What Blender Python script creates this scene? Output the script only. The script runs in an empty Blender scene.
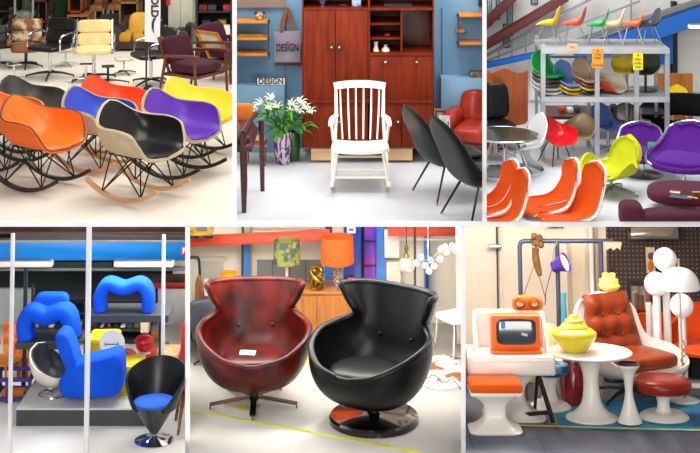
import bpy, bmesh, math, random
from math import sin, cos, pi, radians as R
from mathutils import Vector, Matrix, noise
random.seed(7)
S = bpy.context.scene
ROOM, CUR = {}, [0]
COL = S.collection
# ---------------------------------------------------------------- camera frame
FPX, YC, CX, Y0 = 1400.0, -199.0, 350.0, 11.0
HC = Y0*652/FPX                 # camera height over the lower floor
HT = Y0*420/FPX                 # camera height over the upper floor
ZT, ZB = HC-HT, 0.0             # the two floor levels
# every room is laid out in a frame of its own; three of the lower rooms have a floor that slopes gently away
EYE = {0: (HC, 0)}
def eye_for(n, deg):
    a = math.atan((453-YC)/FPX)-R(deg); EYE[n] = (Y0*math.tan(a), R(deg))
eye_for(4, 4); eye_for(5, 3.5); eye_for(6, 10)
def ray(px, py):
    h, d = EYE.get(CUR[0], EYE[0]); r = Vector(((px-CX), FPX, -(py-YC)))
    return h, (Matrix.Rotation(d, 3, 'X') @ r if d else r)
def P(px, py, Y):               # point at depth Y
    h, r = ray(px, py); return Vector((r.x/r.y*Y, Y, h+r.z/r.y*Y))
def FL(px, py, zf, dz=0):       # point on a floor
    h, r = ray(px, py); t = (zf-h)/r.z; return Vector((r.x*t, r.y*t, zf+dz))
def YF(py, zf): return FL(CX, py, zf).y
def OY(c): return YF(HC*FPX/c+YC, ZB)
TOPF = lambda px, py, dz=0: FL(px, py, ZT, dz)
BOTF = lambda px, py, dz=0: FL(px, py, ZB, dz)
def at(px, py, z):              # point on the horizontal plane z
    return FL(px, py, z)

# ---------------------------------------------------------------- materials
def lin(h):
    h = h.lstrip('#'); c = [int(h[i:i+2], 16)/255 for i in (0, 2, 4)]
    return tuple(x/12.92 if x <= .04045 else ((x+.055)/1.055)**2.4 for x in c)+(1,)
MATS = {}
def mat(col, rough=.5, metal=0, var=.08, vs=6, bump=0, bs=60, coat=0, spec=.5, emit=0, trans=0, col2=None, sheen=0, stretch=None, thr=None):
    key = (col, rough, metal, var, vs, bump, bs, coat, spec, emit, trans, col2, sheen, stretch, thr)
    if key in MATS: return MATS[key]
    m = bpy.data.materials.new('m_%s_%d' % (col.strip('#'), len(MATS))); m.use_nodes = True
    nt = m.node_tree; N, L = nt.nodes, nt.links
    b = N['Principled BSDF']
    b.inputs['Roughness'].default_value = rough
    b.inputs['Metallic'].default_value = metal
    b.inputs['Specular IOR Level'].default_value = spec
    b.inputs['Coat Weight'].default_value = coat
    b.inputs['Transmission Weight'].default_value = trans
    if sheen: b.inputs['Sheen Weight'].default_value = sheen
    tc = N.new('ShaderNodeTexCoord'); mp = N.new('ShaderNodeMapping')
    L.new(tc.outputs['Object'], mp.inputs['Vector'])
    if stretch: mp.inputs['Scale'].default_value = stretch
    nz = N.new('ShaderNodeTexNoise'); nz.inputs['Scale'].default_value = vs; nz.inputs['Detail'].default_value = 5
    L.new(mp.outputs['Vector'], nz.inputs['Vector'])
    c1 = lin(col)
    if col2: c2 = lin(col2)
    else: c2 = tuple(max(0, x*(1-var*2)) for x in c1[:3])+(1,)
    rp = N.new('ShaderNodeValToRGB')
    a, z = thr if thr else (.35, .7)
    rp.color_ramp.elements[0].position = a; rp.color_ramp.elements[0].color = c1
    rp.color_ramp.elements[1].position = z; rp.color_ramp.elements[1].color = c2
    L.new(nz.outputs['Fac'], rp.inputs['Fac']); L.new(rp.outputs['Color'], b.inputs['Base Color'])
    if bump:
        n2 = N.new('ShaderNodeTexNoise'); n2.inputs['Scale'].default_value = bs; n2.inputs['Detail'].default_value = 3
        L.new(tc.outputs['Object'], n2.inputs['Vector'])
        bp = N.new('ShaderNodeBump'); bp.inputs['Strength'].default_value = bump; bp.inputs['Distance'].default_value = .01
        L.new(n2.outputs['Fac'], bp.inputs['Height']); L.new(bp.outputs['Normal'], b.inputs['Normal'])
    if emit:
        L.new(rp.outputs['Color'], b.inputs['Emission Color']); b.inputs['Emission Strength'].default_value = emit
    MATS[key] = m; return m
def wood(c1, c2, st=(1, 14, 14), rough=.4, vs=3, coat=0):
    return mat(c1, rough=rough, col2=c2, vs=vs, stretch=st, coat=coat)
def fabric(c, var=.1): return mat(c, rough=.9, var=var, vs=4, bump=.25, bs=220, spec=.2, sheen=.05)
def plastic(c, rough=.3): return mat(c, rough=rough, var=.05, vs=2, spec=.5)
def leather(c, c2=None, rough=.32, vs=5): return mat(c, rough=rough, col2=c2, var=.15, vs=vs, bump=.12, bs=90, spec=.3)
CHROME = mat('#d8dade', rough=.12, metal=1, var=.03)
STEEL = mat('#b8bcc0', rough=.35, metal=.85, var=.06)
BLACKM = mat('#141416', rough=.35, var=.1)
WHITEP = mat('#f4f2ee', rough=.35, var=.02)

# ---------------------------------------------------------------- mesh builder
def sm(pts, n, closed=False):
    pts = [Vector(p) for p in pts]; m = len(pts); out = []
    segs = m if closed else m-1
    cnt = n if closed else n-1
    for i in range(n):
        t = i/cnt*segs; k = min(int(t), segs-1); u = t-k
        if closed: p0, p1, p2, p3 = [pts[(k+j) % m] for j in (-1, 0, 1, 2)]
        else:
            p1, p2 = pts[k], pts[k+1]
            p0 = pts[k-1] if k > 0 else p1*2-p2
            p3 = pts[k+2] if k+2 < m else p2*2-p1
        out.append(.5*((2*p1)+(p2-p0)*u+(2*p0-5*p1+4*p2-p3)*u*u+(3*p1-p0-3*p2+p3)*u**3))
    return out
def eul(r): return Matrix.Rotation(r[2], 3, 'Z') @ Matrix.Rotation(r[1], 3, 'Y') @ Matrix.Rotation(r[0], 3, 'X')
class MB:
    def __init__(s): s.v, s.f, s.m = [], [], []
    def add(s, vs, fs, mi=0):
        b = len(s.v); s.v += [Vector(x) for x in vs]
        for f in fs: s.f.append(tuple(b+i for i in f)); s.m.append(mi)
        return s
    def box(s, c, d, r=(0, 0, 0), bev=0, seg=2, mi=0):
        bm = bmesh.new(); bmesh.ops.create_cube(bm, size=1)
        for v in bm.verts: v.co = Vector((v.co.x*d[0], v.co.y*d[1], v.co.z*d[2]))
        if bev:
            bmesh.ops.bevel(bm, geom=bm.edges[:], offset=min(bev, min(d)*.49), segments=seg, affect='EDGES', profile=.5)
        M = eul(r); c = Vector(c); bm.verts.index_update()
        s.add([M @ v.co+c for v in bm.verts], [[v.index for v in f.verts] for f in bm.faces], mi); bm.free(); return s
    def bar(s, p0, p1, w, d, bev=0, mi=0):
        p0, p1 = Vector(p0), Vector(p1); q = (p1-p0); L = q.length
        M = q.to_track_quat('Z', 'Y').to_matrix(); c = (p0+p1)/2
        t = MB().box((0, 0, 0), (w, d, L), bev=bev)
        s.add([M @ v+c for v in t.v], t.f, mi); return s
    def cyl(s, p0, p1, r0, r1=None, n=12, mi=0):
        return s.tube([p0, p1], [r0, r0 if r1 is None else r1], n, mi=mi)
    def tube(s, pts, r, n=8, closed=False, prof=None, up=None, mi=0):
        pts = [Vector(p) for p in pts]; k = len(pts)
        rs = r if isinstance(r, (list, tuple)) else [r]*k
        if len(rs) != k:
            rs = [rs[min(int(i/(k-1)*(len(rs)-1)), len(rs)-2)]*(1-((i/(k-1)*(len(rs)-1)) % 1 if i < k-1 else 1))+rs[min(int(i/(k-1)*(len(rs)-1)), len(rs)-2)+1]*((i/(k-1)*(len(rs)-1)) % 1 if i < k-1 else 1) for i in range(k)]
        pr = prof or [(cos(2*pi*i/n), sin(2*pi*i/n)) for i in range(n)]
        n = len(pr); vs = []; N = None
        for i in range(k):
            if closed: t = pts[(i+1) % k]-pts[i-1]
            else: t = pts[min(i+1, k-1)]-pts[max(i-1, 0)]
            t.normalize()
            if up is not None: N = (Vector(up)-t*Vector(up).dot(t))
            elif N is None:
                a = Vector((0, 0, 1)) if abs(t.z) < .9 else Vector((1, 0, 0)); N = a-t*a.dot(t)
            else: N = N-t*N.dot(t)
            if N.length < 1e-6: N = t.orthogonal()
            N.normalize(); B = t.cross(N)
            for a, b in pr: vs.append(pts[i]+(N*a+B*b)*rs[i])
        fs = []
        for i in range(k if closed else k-1):
            j = (i+1) % k
            for a in range(n):
                b = (a+1) % n; fs.append((i*n+a, i*n+b, j*n+b, j*n+a))
        if not closed: fs += [tuple(range(n-1, -1, -1)), tuple((k-1)*n+a for a in range(n))]
        s.add(vs, fs, mi); return s
    def lathe(s, prof, n=28, c=(0, 0, 0), mi=0, M=None):
        c = Vector(c); vs = []; fs = []
        for r, z in prof:
            for a in range(n): 
                q = Vector((max(r, 1e-4)*cos(2*pi*a/n), max(r, 1e-4)*sin(2*pi*a/n), z))
                vs.append((M @ q if M else q)+c)
        k = len(prof)
        for i in range(k-1):
            for a in range(n):
                b = (a+1) % n; fs.append((i*n+a, i*n+b, (i+1)*n+b, (i+1)*n+a))
        fs += [tuple(range(n-1, -1, -1)), tuple((k-1)*n+a for a in range(n))]
        s.add(vs, fs, mi); return s
    def pillow(s, c, d, e1=.45, e2=.4, r=(0, 0, 0), nu=28, nv=14, mi=0, fn=None):
        M = eul(r); c = Vector(c); vs = []; fs = []
        pw = lambda x, e: math.copysign(abs(x)**e, x)
        for j in range(nv+1):
            ph = -pi/2+pi*j/nv
            for i in range(nu):
                th = 2*pi*i/nu
                q = Vector((d[0]/2*pw(cos(ph), e1)*pw(cos(th), e2), d[1]/2*pw(cos(ph), e1)*pw(sin(th), e2), d[2]/2*pw(sin(ph), e1)))
                if fn: q = fn(q)
                vs.append(M @ q+c)
        for j in range(nv):
            for i in range(nu):
                k = (i+1) % nu; fs.append((j*nu+i, j*nu+k, (j+1)*nu+k, (j+1)*nu+i))
        s.add(vs, fs, mi); return s
    def sphere(s, c, r, n=20, mi=0, sc=(1, 1, 1)):
        return s.pillow(c, (2*r*sc[0], 2*r*sc[1], 2*r*sc[2]), 1, 1, nu=n, nv=max(6, n//2), mi=mi)
    def surf(s, rows, th=0, mi=0, mi2=None, off=0):
        nu = len(rows[0]); vs = [Vector(p) for r in rows for p in r]; fs = []
        for j in range(len(rows)-1):
            for i in range(nu-1):
                fs.append((j*nu+i, j*nu+i+1, (j+1)*nu+i+1, (j+1)*nu+i))
        if off: 
            ns = vnorm(vs, fs); vs = [v+n*off for v, n in zip(vs, ns)]
        if not th: s.add(vs, fs, mi); return s
        ns = vnorm(vs, fs); k = len(vs)
        out = [v-n*th for v, n in zip(vs, ns)]
        s.add(vs+out, [], mi); b = len(s.v)-2*k
        def ad(f, m): s.f.append(tuple(b+i for i in f)); s.m.append(m)
        for f in fs: ad(f, mi)
        m2 = mi if mi2 is None else mi2
        for f in fs: ad([k+i for i in reversed(f)], m2)
        bd = {}
        for f in fs:
            for a, c in zip(f, f[1:]+f[:1]):
                bd[(a, c)] = 1
        for (a, c) in bd:
            if (c, a) not in bd: ad((c, a, k+a, k+c), m2)
        return s
    def prism(s, poly, a0, a1, ax='y', mi=0):
        def q(p, t):
            return (p[0], t, p[1]) if ax == 'y' else ((t, p[0], p[1]) if ax == 'x' else (p[0], p[1], t))
        n = len(poly); vs = [q(p, a0) for p in poly]+[q(p, a1) for p in poly]
        fs = [tuple(range(n)), tuple(range(2*n-1, n-1, -1))]+[(i, (i+1) % n, n+(i+1) % n, n+i) for i in range(n)]
        s.add(vs, fs, mi); return s
    def qb(s, x0, y0, x1, y1, Y, d, o=(0, 0, 0), bev=0, mi=0):   # upright slab whose front fills a pixel rectangle at depth Y
        a, b = P(x0, y0, Y), P(x1, y1, Y); o = Vector(o)
        c = (a+b)/2-o+Vector((0, d/2, 0)); return s.box(c, (abs(b.x-a.x), abs(d), abs(a.z-b.z)), bev=bev, mi=mi)
    def xf(s, M):
        s.v = [M @ v for v in s.v]; return s
    def build(s, name, mats, parent=None, loc=None, rz=0, sc=1, ang=38, flat=False):
        me = bpy.data.meshes.new(name); me.from_pydata([tuple(v) for v in s.v], [], s.f)
        if not isinstance(mats, (list, tuple)): mats = [mats]
        for m in mats: me.materials.append(m)
        for p, mi in zip(me.polygons, s.m): p.material_index = mi; p.use_smooth = not flat
        bm = bmesh.new(); bm.from_mesh(me)
        bmesh.ops.remove_doubles(bm, verts=bm.verts, dist=1e-5)
        bmesh.ops.recalc_face_normals(bm, faces=bm.faces); bm.to_mesh(me); bm.free()
        if not flat: me.set_sharp_from_angle(angle=R(ang))
        o = bpy.data.objects.new(name, me); COL.objects.link(o)
        if parent is not None: o.parent = parent
        else: ROOM[o.name] = CUR[0]
        if loc is not None: o.location = loc
        o.rotation_euler = (0, 0, rz); o.scale = (sc,)*3
        return o
def vnorm(vs, fs):
    ns = [Vector() for _ in vs]
    for f in fs:
        n = (vs[f[2]]-vs[f[0]]).cross(vs[f[3]]-vs[f[1]]) if len(f) == 4 else (vs[f[1]]-vs[f[0]]).cross(vs[f[2]]-vs[f[0]])
        for i in f: ns[i] += n
    # merge coincident (poles)
    d = {}
    for v, n in zip(vs, ns):
        k = (round(v.x, 5), round(v.y, 5), round(v.z, 5)); d[k] = d.get(k, Vector())+n
    return [(d[(round(v.x, 5), round(v.y, 5), round(v.z, 5))]).normalized() for v in vs]
def thing(name, label, cat, loc=(0, 0, 0), rz=0, sc=1, group=None):
    o = bpy.data.objects.new(name, None); o.empty_display_size = .05; COL.objects.link(o)
    o.location = loc; o.rotation_euler = (0, 0, rz); o.scale = (sc,)*3
    ROOM[o.name] = CUR[0]; return tag(o, label, cat, group)
def tag(o, label, cat, group=None):
    o['label'] = label; o['category'] = cat
    if group: o['group'] = group
    return o
def struct(o): o['kind'] = 'structure'; return o
def dup(root, loc=None, rz=None, sc=None, label=None, group=None):
    r = root.copy(); COL.objects.link(r); ROOM[r.name] = CUR[0]
    if loc is not None: r.location = loc
    if rz is not None: r.rotation_euler = (0, 0, rz)
    if sc: r.scale = (sc,)*3
    if label: r['label'] = label
    if group: r['group'] = group
    for ch in list(root.children):
        c = ch.copy(); COL.objects.link(c); c.parent = r
        for g in list(ch.children):
            d = g.copy(); COL.objects.link(d); d.parent = c
    return r
def text(s, size, parent, mt, loc, rot=(pi/2, 0, 0), name='lettering', ext=.002, bold=0, sx=1, sp=1):
    cu = bpy.data.curves.new(name, 'FONT'); cu.body = s; cu.size = size; cu.extrude = ext; cu.offset = bold
    cu.align_x = 'CENTER'; cu.align_y = 'CENTER'; cu.space_character = sp
    t = bpy.data.objects.new(name, cu); COL.objects.link(t)
    dg = bpy.context.evaluated_depsgraph_get(); dg.update()
    me = bpy.data.meshes.new_from_object(t.evaluated_get(dg)); bpy.data.objects.remove(t); me.materials.clear(); me.materials.append(mt)
    o = bpy.data.objects.new(name, me); COL.objects.link(o); o.parent = parent
    o.location = loc; o.rotation_euler = rot; o.scale = (sx, 1, 1); return o
def shell(Cp, Ep, nu=24, nv=26, e1=1, e2=1, top=.2, front=.1, pw=2.6):     # rows between a centre line (x,z) and a rim curve (x,y,z)
    C = sm([(c[0], 0, c[1]) for c in Cp], nv); E = sm(Ep, nv); rows = []
    for j, (c, e) in enumerate(zip(C, E)):
        row = []; v = j/(nv-1); g = 1
        if top and v > 1-top: g = max(0, 1-((v-1+top)/top)**pw)**(1/pw)
        if front and v < front: g = max(0, 1-((front-v)/front)**pw)**(1/pw)
        e = Vector((c.x+(e.x-c.x)*g, e.y*g, c.z+(e.z-c.z)*g))
        for i in range(-nu//2, nu//2+1):
            w = i/(nu/2); ph = abs(w)*pi/2
            k = (1-cos(ph))**e2; y = max(e.y, 1e-3)*sin(ph)**e1*(1 if w >= 0 else -1)
            row.append(Vector((c.x+(e.x-c.x)*k, y, c.z+(e.z-c.z)*k)))
        rows.append(row)
    return rows
def rimloop(rows, eps=.006):
    full = [r[-1] for r in rows]+rows[-1][::-1][1:-1]+[r[0] for r in rows[::-1]]+rows[0][1:-1]
    out = []
    for p in full:
        if not out or (p-out[-1]).length > eps: out.append(p)
    while (out[0]-out[-1]).length < eps: out.pop()
    return out
def star(mb, n, r, z0=.05, w=.022, ph=0, foot=.012, h=.03):
    for i in range(n):
        a = 2*pi*i/n+ph
        mb.tube([(0.02*cos(a), .02*sin(a), z0+h), (r*.5*cos(a), r*.5*sin(a), z0+h*.55), (r*cos(a), r*sin(a), z0*.55)], [w, w*.8, w*.6], 6)
        mb.cyl((r*cos(a), r*sin(a), 0), (r*cos(a), r*sin(a), z0*.6), foot, n=8)
    return mb
# ---------------------------------------------------------------- the building: two storeys, six open rooms
RECT = {1: (None, 232.2, None, 221), 2: (236.8, 482.3, None, 221), 3: (486.6, None, None, 221),
        4: (None, 185.2, 226, None), 5: (190.0, 460.8, 226, None), 6: (465.6, None, 226, None)}
XR = {1: (-60, 232.2), 2: (236.8, 482.3), 3: (486.6, 760), 4: (-60, 185.2), 5: (190, 460.8), 6: (465.6, 760)}
YB = {1: 21.2, 2: 13.3, 3: 15.3, 4: 13.75, 5: 13.75, 6: 12.75}
WHITE_GLOW = mat('#ffffff', rough=.6, var=.0, emit=.1)  # slight glow added so partitions, floor edge and ceiling read pure white
def slab(x0, x1, ya, yb, z0, z1):
    if CUR[0] > 3: x0, x1 = x0-14, x1+14
    X = lambda px, y: (px-CX)/FPX*y
    vs = [(X(x0, ya), ya), (X(x1, ya), ya), (X(x1, yb), yb), (X(x0, yb), yb)]
    return MB().prism(vs, z0, z1, 'z')
def room(n, floor_m, wall_m):
    CUR[0] = n; x0, x1 = XR[n]; top = n < 4; zf = ZT if top else ZB; ya = Y0 if top else 10.3
    if not top: YB[n] = OY(YB[n])
    zt = 3.75 if top else P(350, 150, YB[n]).z
    struct(slab(x0, x1, ya, YB[n]+.05, zf-(.03 if top else .1), zf).build('floor', floor_m))
    struct(slab(x0, x1, YB[n], YB[n]+.06, zf, zt).build('wall_back', wall_m))
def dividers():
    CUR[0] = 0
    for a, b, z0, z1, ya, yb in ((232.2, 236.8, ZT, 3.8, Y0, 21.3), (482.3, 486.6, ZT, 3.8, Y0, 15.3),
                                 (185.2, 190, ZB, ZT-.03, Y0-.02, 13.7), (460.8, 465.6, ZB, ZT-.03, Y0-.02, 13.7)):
        struct(slab(a, b, ya, yb, z0, z1).build('wall_partition', WHITE_GLOW))
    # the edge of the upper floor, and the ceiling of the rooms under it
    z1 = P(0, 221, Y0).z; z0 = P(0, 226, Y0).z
    struct(slab(-60, 760, Y0-.02, Y0, z0, z1).build('trim_1', WHITE_GLOW))
    struct(slab(-60, 760, Y0, 13.9, ZT-.042, ZT-.0305).build('ceiling', WHITE_GLOW))
dividers()
# ================================================================ room 1: rocking armchairs in a hall
fl1 = mat('#fbf4e6', rough=.35, var=.02, vs=2, spec=.4)
room(1, fl1, mat('#2b211b', rough=.9, var=.2, vs=3))
WIRE = mat('#121214', rough=.3, metal=.3, var=.05)
RAR_C = [(.30, -.025), (.27, -.005), (.20, 0), (.1, -.005), (-.02, 0), (-.13, .02), (-.21, .10), (-.265, .23), (-.30, .36)]
RAR_E = [(.30, .14, -.02), (.28, .23, .02), (.235, .28, .12), (.18, .30, .19), (.06, .31, .215), (-.10, .295, .215), (-.205, .24, .232), (-.26, .165, .285), (-.298, .085, .365)]
def rar(label, loc, rz, pad, outer, bow, rim=None, sc=1.06):
    t = thing('rocking_armchair', label, 'rocking chair', loc, R(rz), sc, 'shell rocking armchairs')
    Z = .375
    rows = shell(RAR_C, RAR_E, nu=26, nv=36, e1=.62, e2=1.15, top=.16, front=.1)
    rows = [[p+Vector((0, 0, Z)) for p in r] for r in rows]
    b = MB().surf(rows, th=.012, off=-.006); b.build('shell', outer, t, ang=60)
    MB().surf(rows, th=.012, off=.008).build('upholstery', pad, t, ang=60)
    full = rimloop(rows)
    MB().tube(full, .009, 6, closed=True).build('rim_piping', rim or outer, t)
    for sy in (-1, 1):
        arc = [(x, sy*.2, .012+.115*(x/.37)**2) for x in [(-.37+.74*i/16) for i in range(17)]]
        k = [(.030, .016), (.030, -.016), (.0, -.016), (0, .016)]
        MB().tube([(a[0], a[1], a[2]) for a in arc], 1, prof=[(p[0], p[1]) for p in k], up=(0, 0, 1)).build('rocker', bow, t)
    w = MB()
    q = lambda x: .03+.115*(x/.37)**2
    for sy in (-1, 1):
        for x in (-.2, .2):
            foot = Vector((x, sy*.2, q(x)))
            for tx, ty in ((x*.75, sy*.15), (-x*.55, sy*.15), (x*.4, -sy*.12)):
                w.cyl(foot, (tx, ty, Z-.022), .0062, n=6)
    for sy in (-1, 1): w.cyl((-.17, sy*.15, Z-.022), (.17, sy*.15, Z-.022), .006, n=6)
    for x in (-.15, .15): w.cyl((x, -.15, Z-.022), (x, .15, Z-.022), .006, n=6)
    w.build('wire_base', WIRE, t)
    return t
DARKW = wood('#33201a', '#1d110d'); LIGHTW = wood('#d8a474', '#c08656')
OFFW = mat('#cdb694', rough=.6, var=.1, vs=9)
pl = lambda c, c2=None: mat(c, rough=.42, var=.06, vs=2, bump=.05, bs=150, spec=.4)
rar('black padded rocking armchair with beige shell and pale wood rockers, nearest of all', TOPF(138, 197), -32, leather('#1d1b1b', '#121111', .28), OFFW, LIGHTW, mat('#c9b793', .5), sc=1.05)
rar('orange padded rocking armchair with orange shell and dark rockers, peak at the left front', TOPF(40, 187), -30, pl('#f4701a'), pl('#ee6412'), DARKW, mat('#4a4436', .6), sc=1.03)
rar('purple padded rocking armchair with beige shell, right of the black one', TOPF(179, 175), -30, pl('#5f2fa8'), OFFW, DARKW, mat('#a89777', .5), sc=1.0)
rar('yellow rocking armchair at the right end of the group', TOPF(197, 155), -30, pl('#f5d33c'), pl('#e8c63a'), DARKW, sc=0.95)
rar('blue padded rocking armchair with beige shell, between the orange and black ones', TOPF(98, 169), -30, pl('#2f46b8'), OFFW, LIGHTW, mat('#a89777', .5), sc=0.97)
rar('red rocking armchair standing behind the blue one', TOPF(113, 150), -30, pl('#ee4622'), pl('#e6401e'), LIGHTW, sc=0.92)
rar('deep orange rocking armchair mostly hidden behind the front orange one', TOPF(4, 168), -30, pl('#e2672a'), pl('#ee7a2e'), DARKW, mat('#e8923f', .5), sc=0.98)
rar('charcoal rocking armchair at the back left of the group', TOPF(31, 150), -30, leather('#4d4b48', '#2c2c2b', .4), pl('#3c3c3a'), DARKW, sc=0.92)

# swivel office armchairs with chrome hoops
def softpad(label, px, py, rz, m, sc=.78, grp='chrome armed swivel chairs'):
    t = thing('swivel_armchair', label, 'office chair', TOPF(px, py), R(rz), sc, grp)
    MB().pillow((.02, 0, .46), (.52, .54, .09), .5, .35).build('seat', m, t)
    for i, (z, x, h) in enumerate(((.575, -.26, .2), (.765, -.315, .2))):
        MB().pillow((x, 0, z), (.085, .52, h), .4, .3, r=(0, R(-16), 0)).build('back_pad', m, t)
    for sy in (-1, 1):
        MB().tube(sm([(-.27, sy*.3, .44), (-.27, sy*.3, .62), (-.18, sy*.3, .67), (.08, sy*.3, .66), (.15, sy*.3, .6), (.15, sy*.3, .44), (.1, sy*.26, .42)], 20), .014, 6).build('arm', CHROME, t)
        MB().bar((-.22, sy*.265, .43), (-.36, sy*.265, .86), .02, .03).build('side_rail', CHROME, t)
    b = MB().cyl((0, 0, .09), (0, 0, .43), .028, n=10); b.build('column', CHROME, t)
    star(MB(), 4, .36, ph=.5).build('star_base', BLACKM, t)
    return t
softpad('black leather swivel armchair with padded back and chrome arms', 50, 77, -115, leather('#241d1b', '#17110f', .3))
softpad('cream leather swivel armchair with chrome arms', 94, 80, -82, leather('#ecd696', '#e0c685', .4))
softpad('black swivel armchair with chrome arms behind the white banner', 151, 84, -150, leather('#211e1f', '#121112', .3), .74)
softpad('black swivel chair cut off by the left edge of the hall', 0, 66, -60, leather('#2a2a2a', '#181818', .3), .55)
# lounge chair of mottled hide
t = thing('lounge_chair', 'brown and white mottled hide lounge chair with wooden back shells', 'lounge chair', TOPF(26, 67), R(-80), .66)
hide = mat('#7c5230', rough=.75, col2='#cdb48e', vs=7, var=.2, thr=(.45, .6)); ply = wood('#9a5a2c', '#6d3b1b')
MB().pillow((.0, 0, .36), (.56, .56, .13), .5, .4).build('seat_cushion', ply, t)
MB().pillow((-.31, 0, .53), (.12, .56, .22), .5, .4, r=(0, R(-20), 0)).build('back_cushion', hide, t)
MB().pillow((-.37, 0, .74), (.11, .54, .22), .5, .4, r=(0, R(-20), 0)).build('head_cushion', hide, t)
MB().surf([[Vector((-.38-.1*(z-.5)*2-.05*(1-(y/.28)**2), y, z)) for y in [-.28+.56*i/10 for i in range(11)]] for z in (.46, .58, .7, .84)], th=.015).build('back_shell', ply, t)
for sy in (-1, 1): MB().pillow((-.03, sy*.31, .47), (.4, .09, .12), .6, .5).build('armrest', ply, t)
MB().cyl((0, 0, .06), (0, 0, .3), .03).build('column', BLACKM, t); star(MB(), 5, .32).build('star_base', BLACKM, t)
# more star bases / low stools on the pale floor
def ottoman(label, px, py, m, base, sc=.6):
    t = thing('footstool', label, 'footstool', TOPF(px, py), .3, sc)
    MB().pillow((0, 0, .40), (.5, .45, .1), .5, .4).build('cushion', m, t)
    MB().cyl((0, 0, .08), (0, 0, .36), .025).build('column', CHROME, t)
    star(MB(), 4, .34, ph=.3).build('star_base', base, t)
ottoman('low cream footstool on a chrome star base in front of the mottled lounge chair', 66, 66, leather('#e6d9b8', None), CHROME, .5)
ottoman('low pale footstool on a black star base beside the cream armchair', 124, 74, leather('#e9e0cc', None), BLACKM, .45)
def bare_base(label, px, py, m, ph=0, sc=.6, n=4):
    t = thing('swivel_stool', label, 'chair base', TOPF(px, py), ph, sc, 'bare swivel bases')
    MB().cyl((0, 0, .08), (0, 0, .34), .024).build('column', m, t); star(MB(), n, .40).build('star_base', m, t)
    MB().box((0, 0, .345), (.24, .2, .02)).build('seat_plate', m, t)
bare_base('bare black star base standing left of the banner pole', 108, 84, BLACKM, .2)
bare_base('bare chrome star base at the left, behind the charcoal rocker', 14, 82, CHROME, .6)
bare_base('bare chrome star base in front of the cream armchair', 86, 82, CHROME, .1)
# plum upholstered wooden easy chairs
teak1 = wood('#6e3a20', '#4c2513'); plum = fabric('#4b1f2d')
def easy(label, px, py, rz, sc):
    t = thing('easy_chair', label, 'armchair', TOPF(px, py), R(rz), sc, 'plum cushioned wooden easy chairs')
    MB().pillow((.03, 0, .40), (.58, .56, .15), .5, .35).build('seat_cushion', plum, t)
    MB().pillow((-.31, 0, .60), (.14, .54, .40), .45, .35, r=(0, R(-20), 0)).build('back_cushion', plum, t)
    MB().box((0, 0, .3), (.6, .6, .04)).build('seat_frame', teak1, t)
    for sy in (-1, 1):
        MB().tube(sm([(.36, sy*.34, .60), (.1, sy*.35, .59), (-.2, sy*.34, .56), (-.38, sy*.32, .54)], 10), 1, prof=[(.016, .04), (.016, -.04), (-.016, -.04), (-.016, .04)], up=(0, 0, 1)).build('armrest', teak1, t)
        MB().tube([(.30, sy*.33, .60), (.33, sy*.33, 0)], [.026, .017], 8).build('leg', teak1, t)
        MB().tube([(-.22, sy*.33, .58), (-.36, sy*.33, 0)], [.026, .017], 8).build('leg', teak1, t)
        MB().bar((-.2, sy*.28, .3), (-.42, sy*.28, .80), .03, .03).build('back_post', teak1, t)
    return t
easy('plum cushioned easy chair with wooden arms, nearer of the pair', 194, 94, -35, .80)
easy('plum cushioned easy chair behind the other, beside the framed panel', 228, 78, -35, .80)
# framed cream panel leaning back
t = thing('canvas_board', 'leaning cream canvas panel in an orange wood frame', 'panel')
Yp = YF(80, ZT); q = [P(196, 31, Yp), P(217, 34, Yp), P(236, 70, Yp), P(215, 68, Yp)]
m = MB(); m.prism([(p.x, p.z) for p in q], Yp+.01, Yp+.025, 'y'); m.build('canvas', mat('#d8cdae', .8, col2='#b9ab8a', vs=8), t)
m = MB()
for i in range(4): m.bar(q[i], q[(i+1) % 4], .03, .03)
m.build('frame', wood('#d8872c', '#b0661b'), t)
m = MB(); m.bar(q[2], (q[2].x+.05, Yp+.3, ZT), .03, .03); m.bar(q[3], (q[3].x-.02, Yp, ZT), .03, .03); m.build('stand', wood('#b0661b', '#8a4a12'), t)
# banner
t = thing('banner_flag', 'tall white banner with black lettering on a black pole', 'banner'); Yp = YF(90, ZT)
MB().qb(145.4, -12, 147, 90, Yp, .02).qb(143, 88.6, 150, 90, Yp-.1, .22).build('pole', BLACKM, t)
rows = []
for i in range(7):
    u = i/6; rows.append([P(145+15.5*u-(.5 if j > 2 else 0), -14+57.5*j/4-(2-1.5*u if j == 4 else 0), Yp-.01-.02*sin(u*5)) for j in range(5)])
MB().surf(rows, th=.004).build('cloth', mat('#f6f3f4', .8, var=.03), t)
BK = mat('#17171a', .7)
text('OLD', .115, t, BK, P(154.5, 7, Yp-.045), (pi/2, pi/2, 0), bold=.004)
MB().prism([(P(a, 0, Yp).x, P(0, b, Yp).z) for a, b in ((157, 16), (154, 18), (152.3, 22), (152.3, 27), (153.6, 31), (155, 33), (154.3, 28), (154.6, 22))], Yp-.052, Yp-.046).build('emblem', BK, t)

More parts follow.
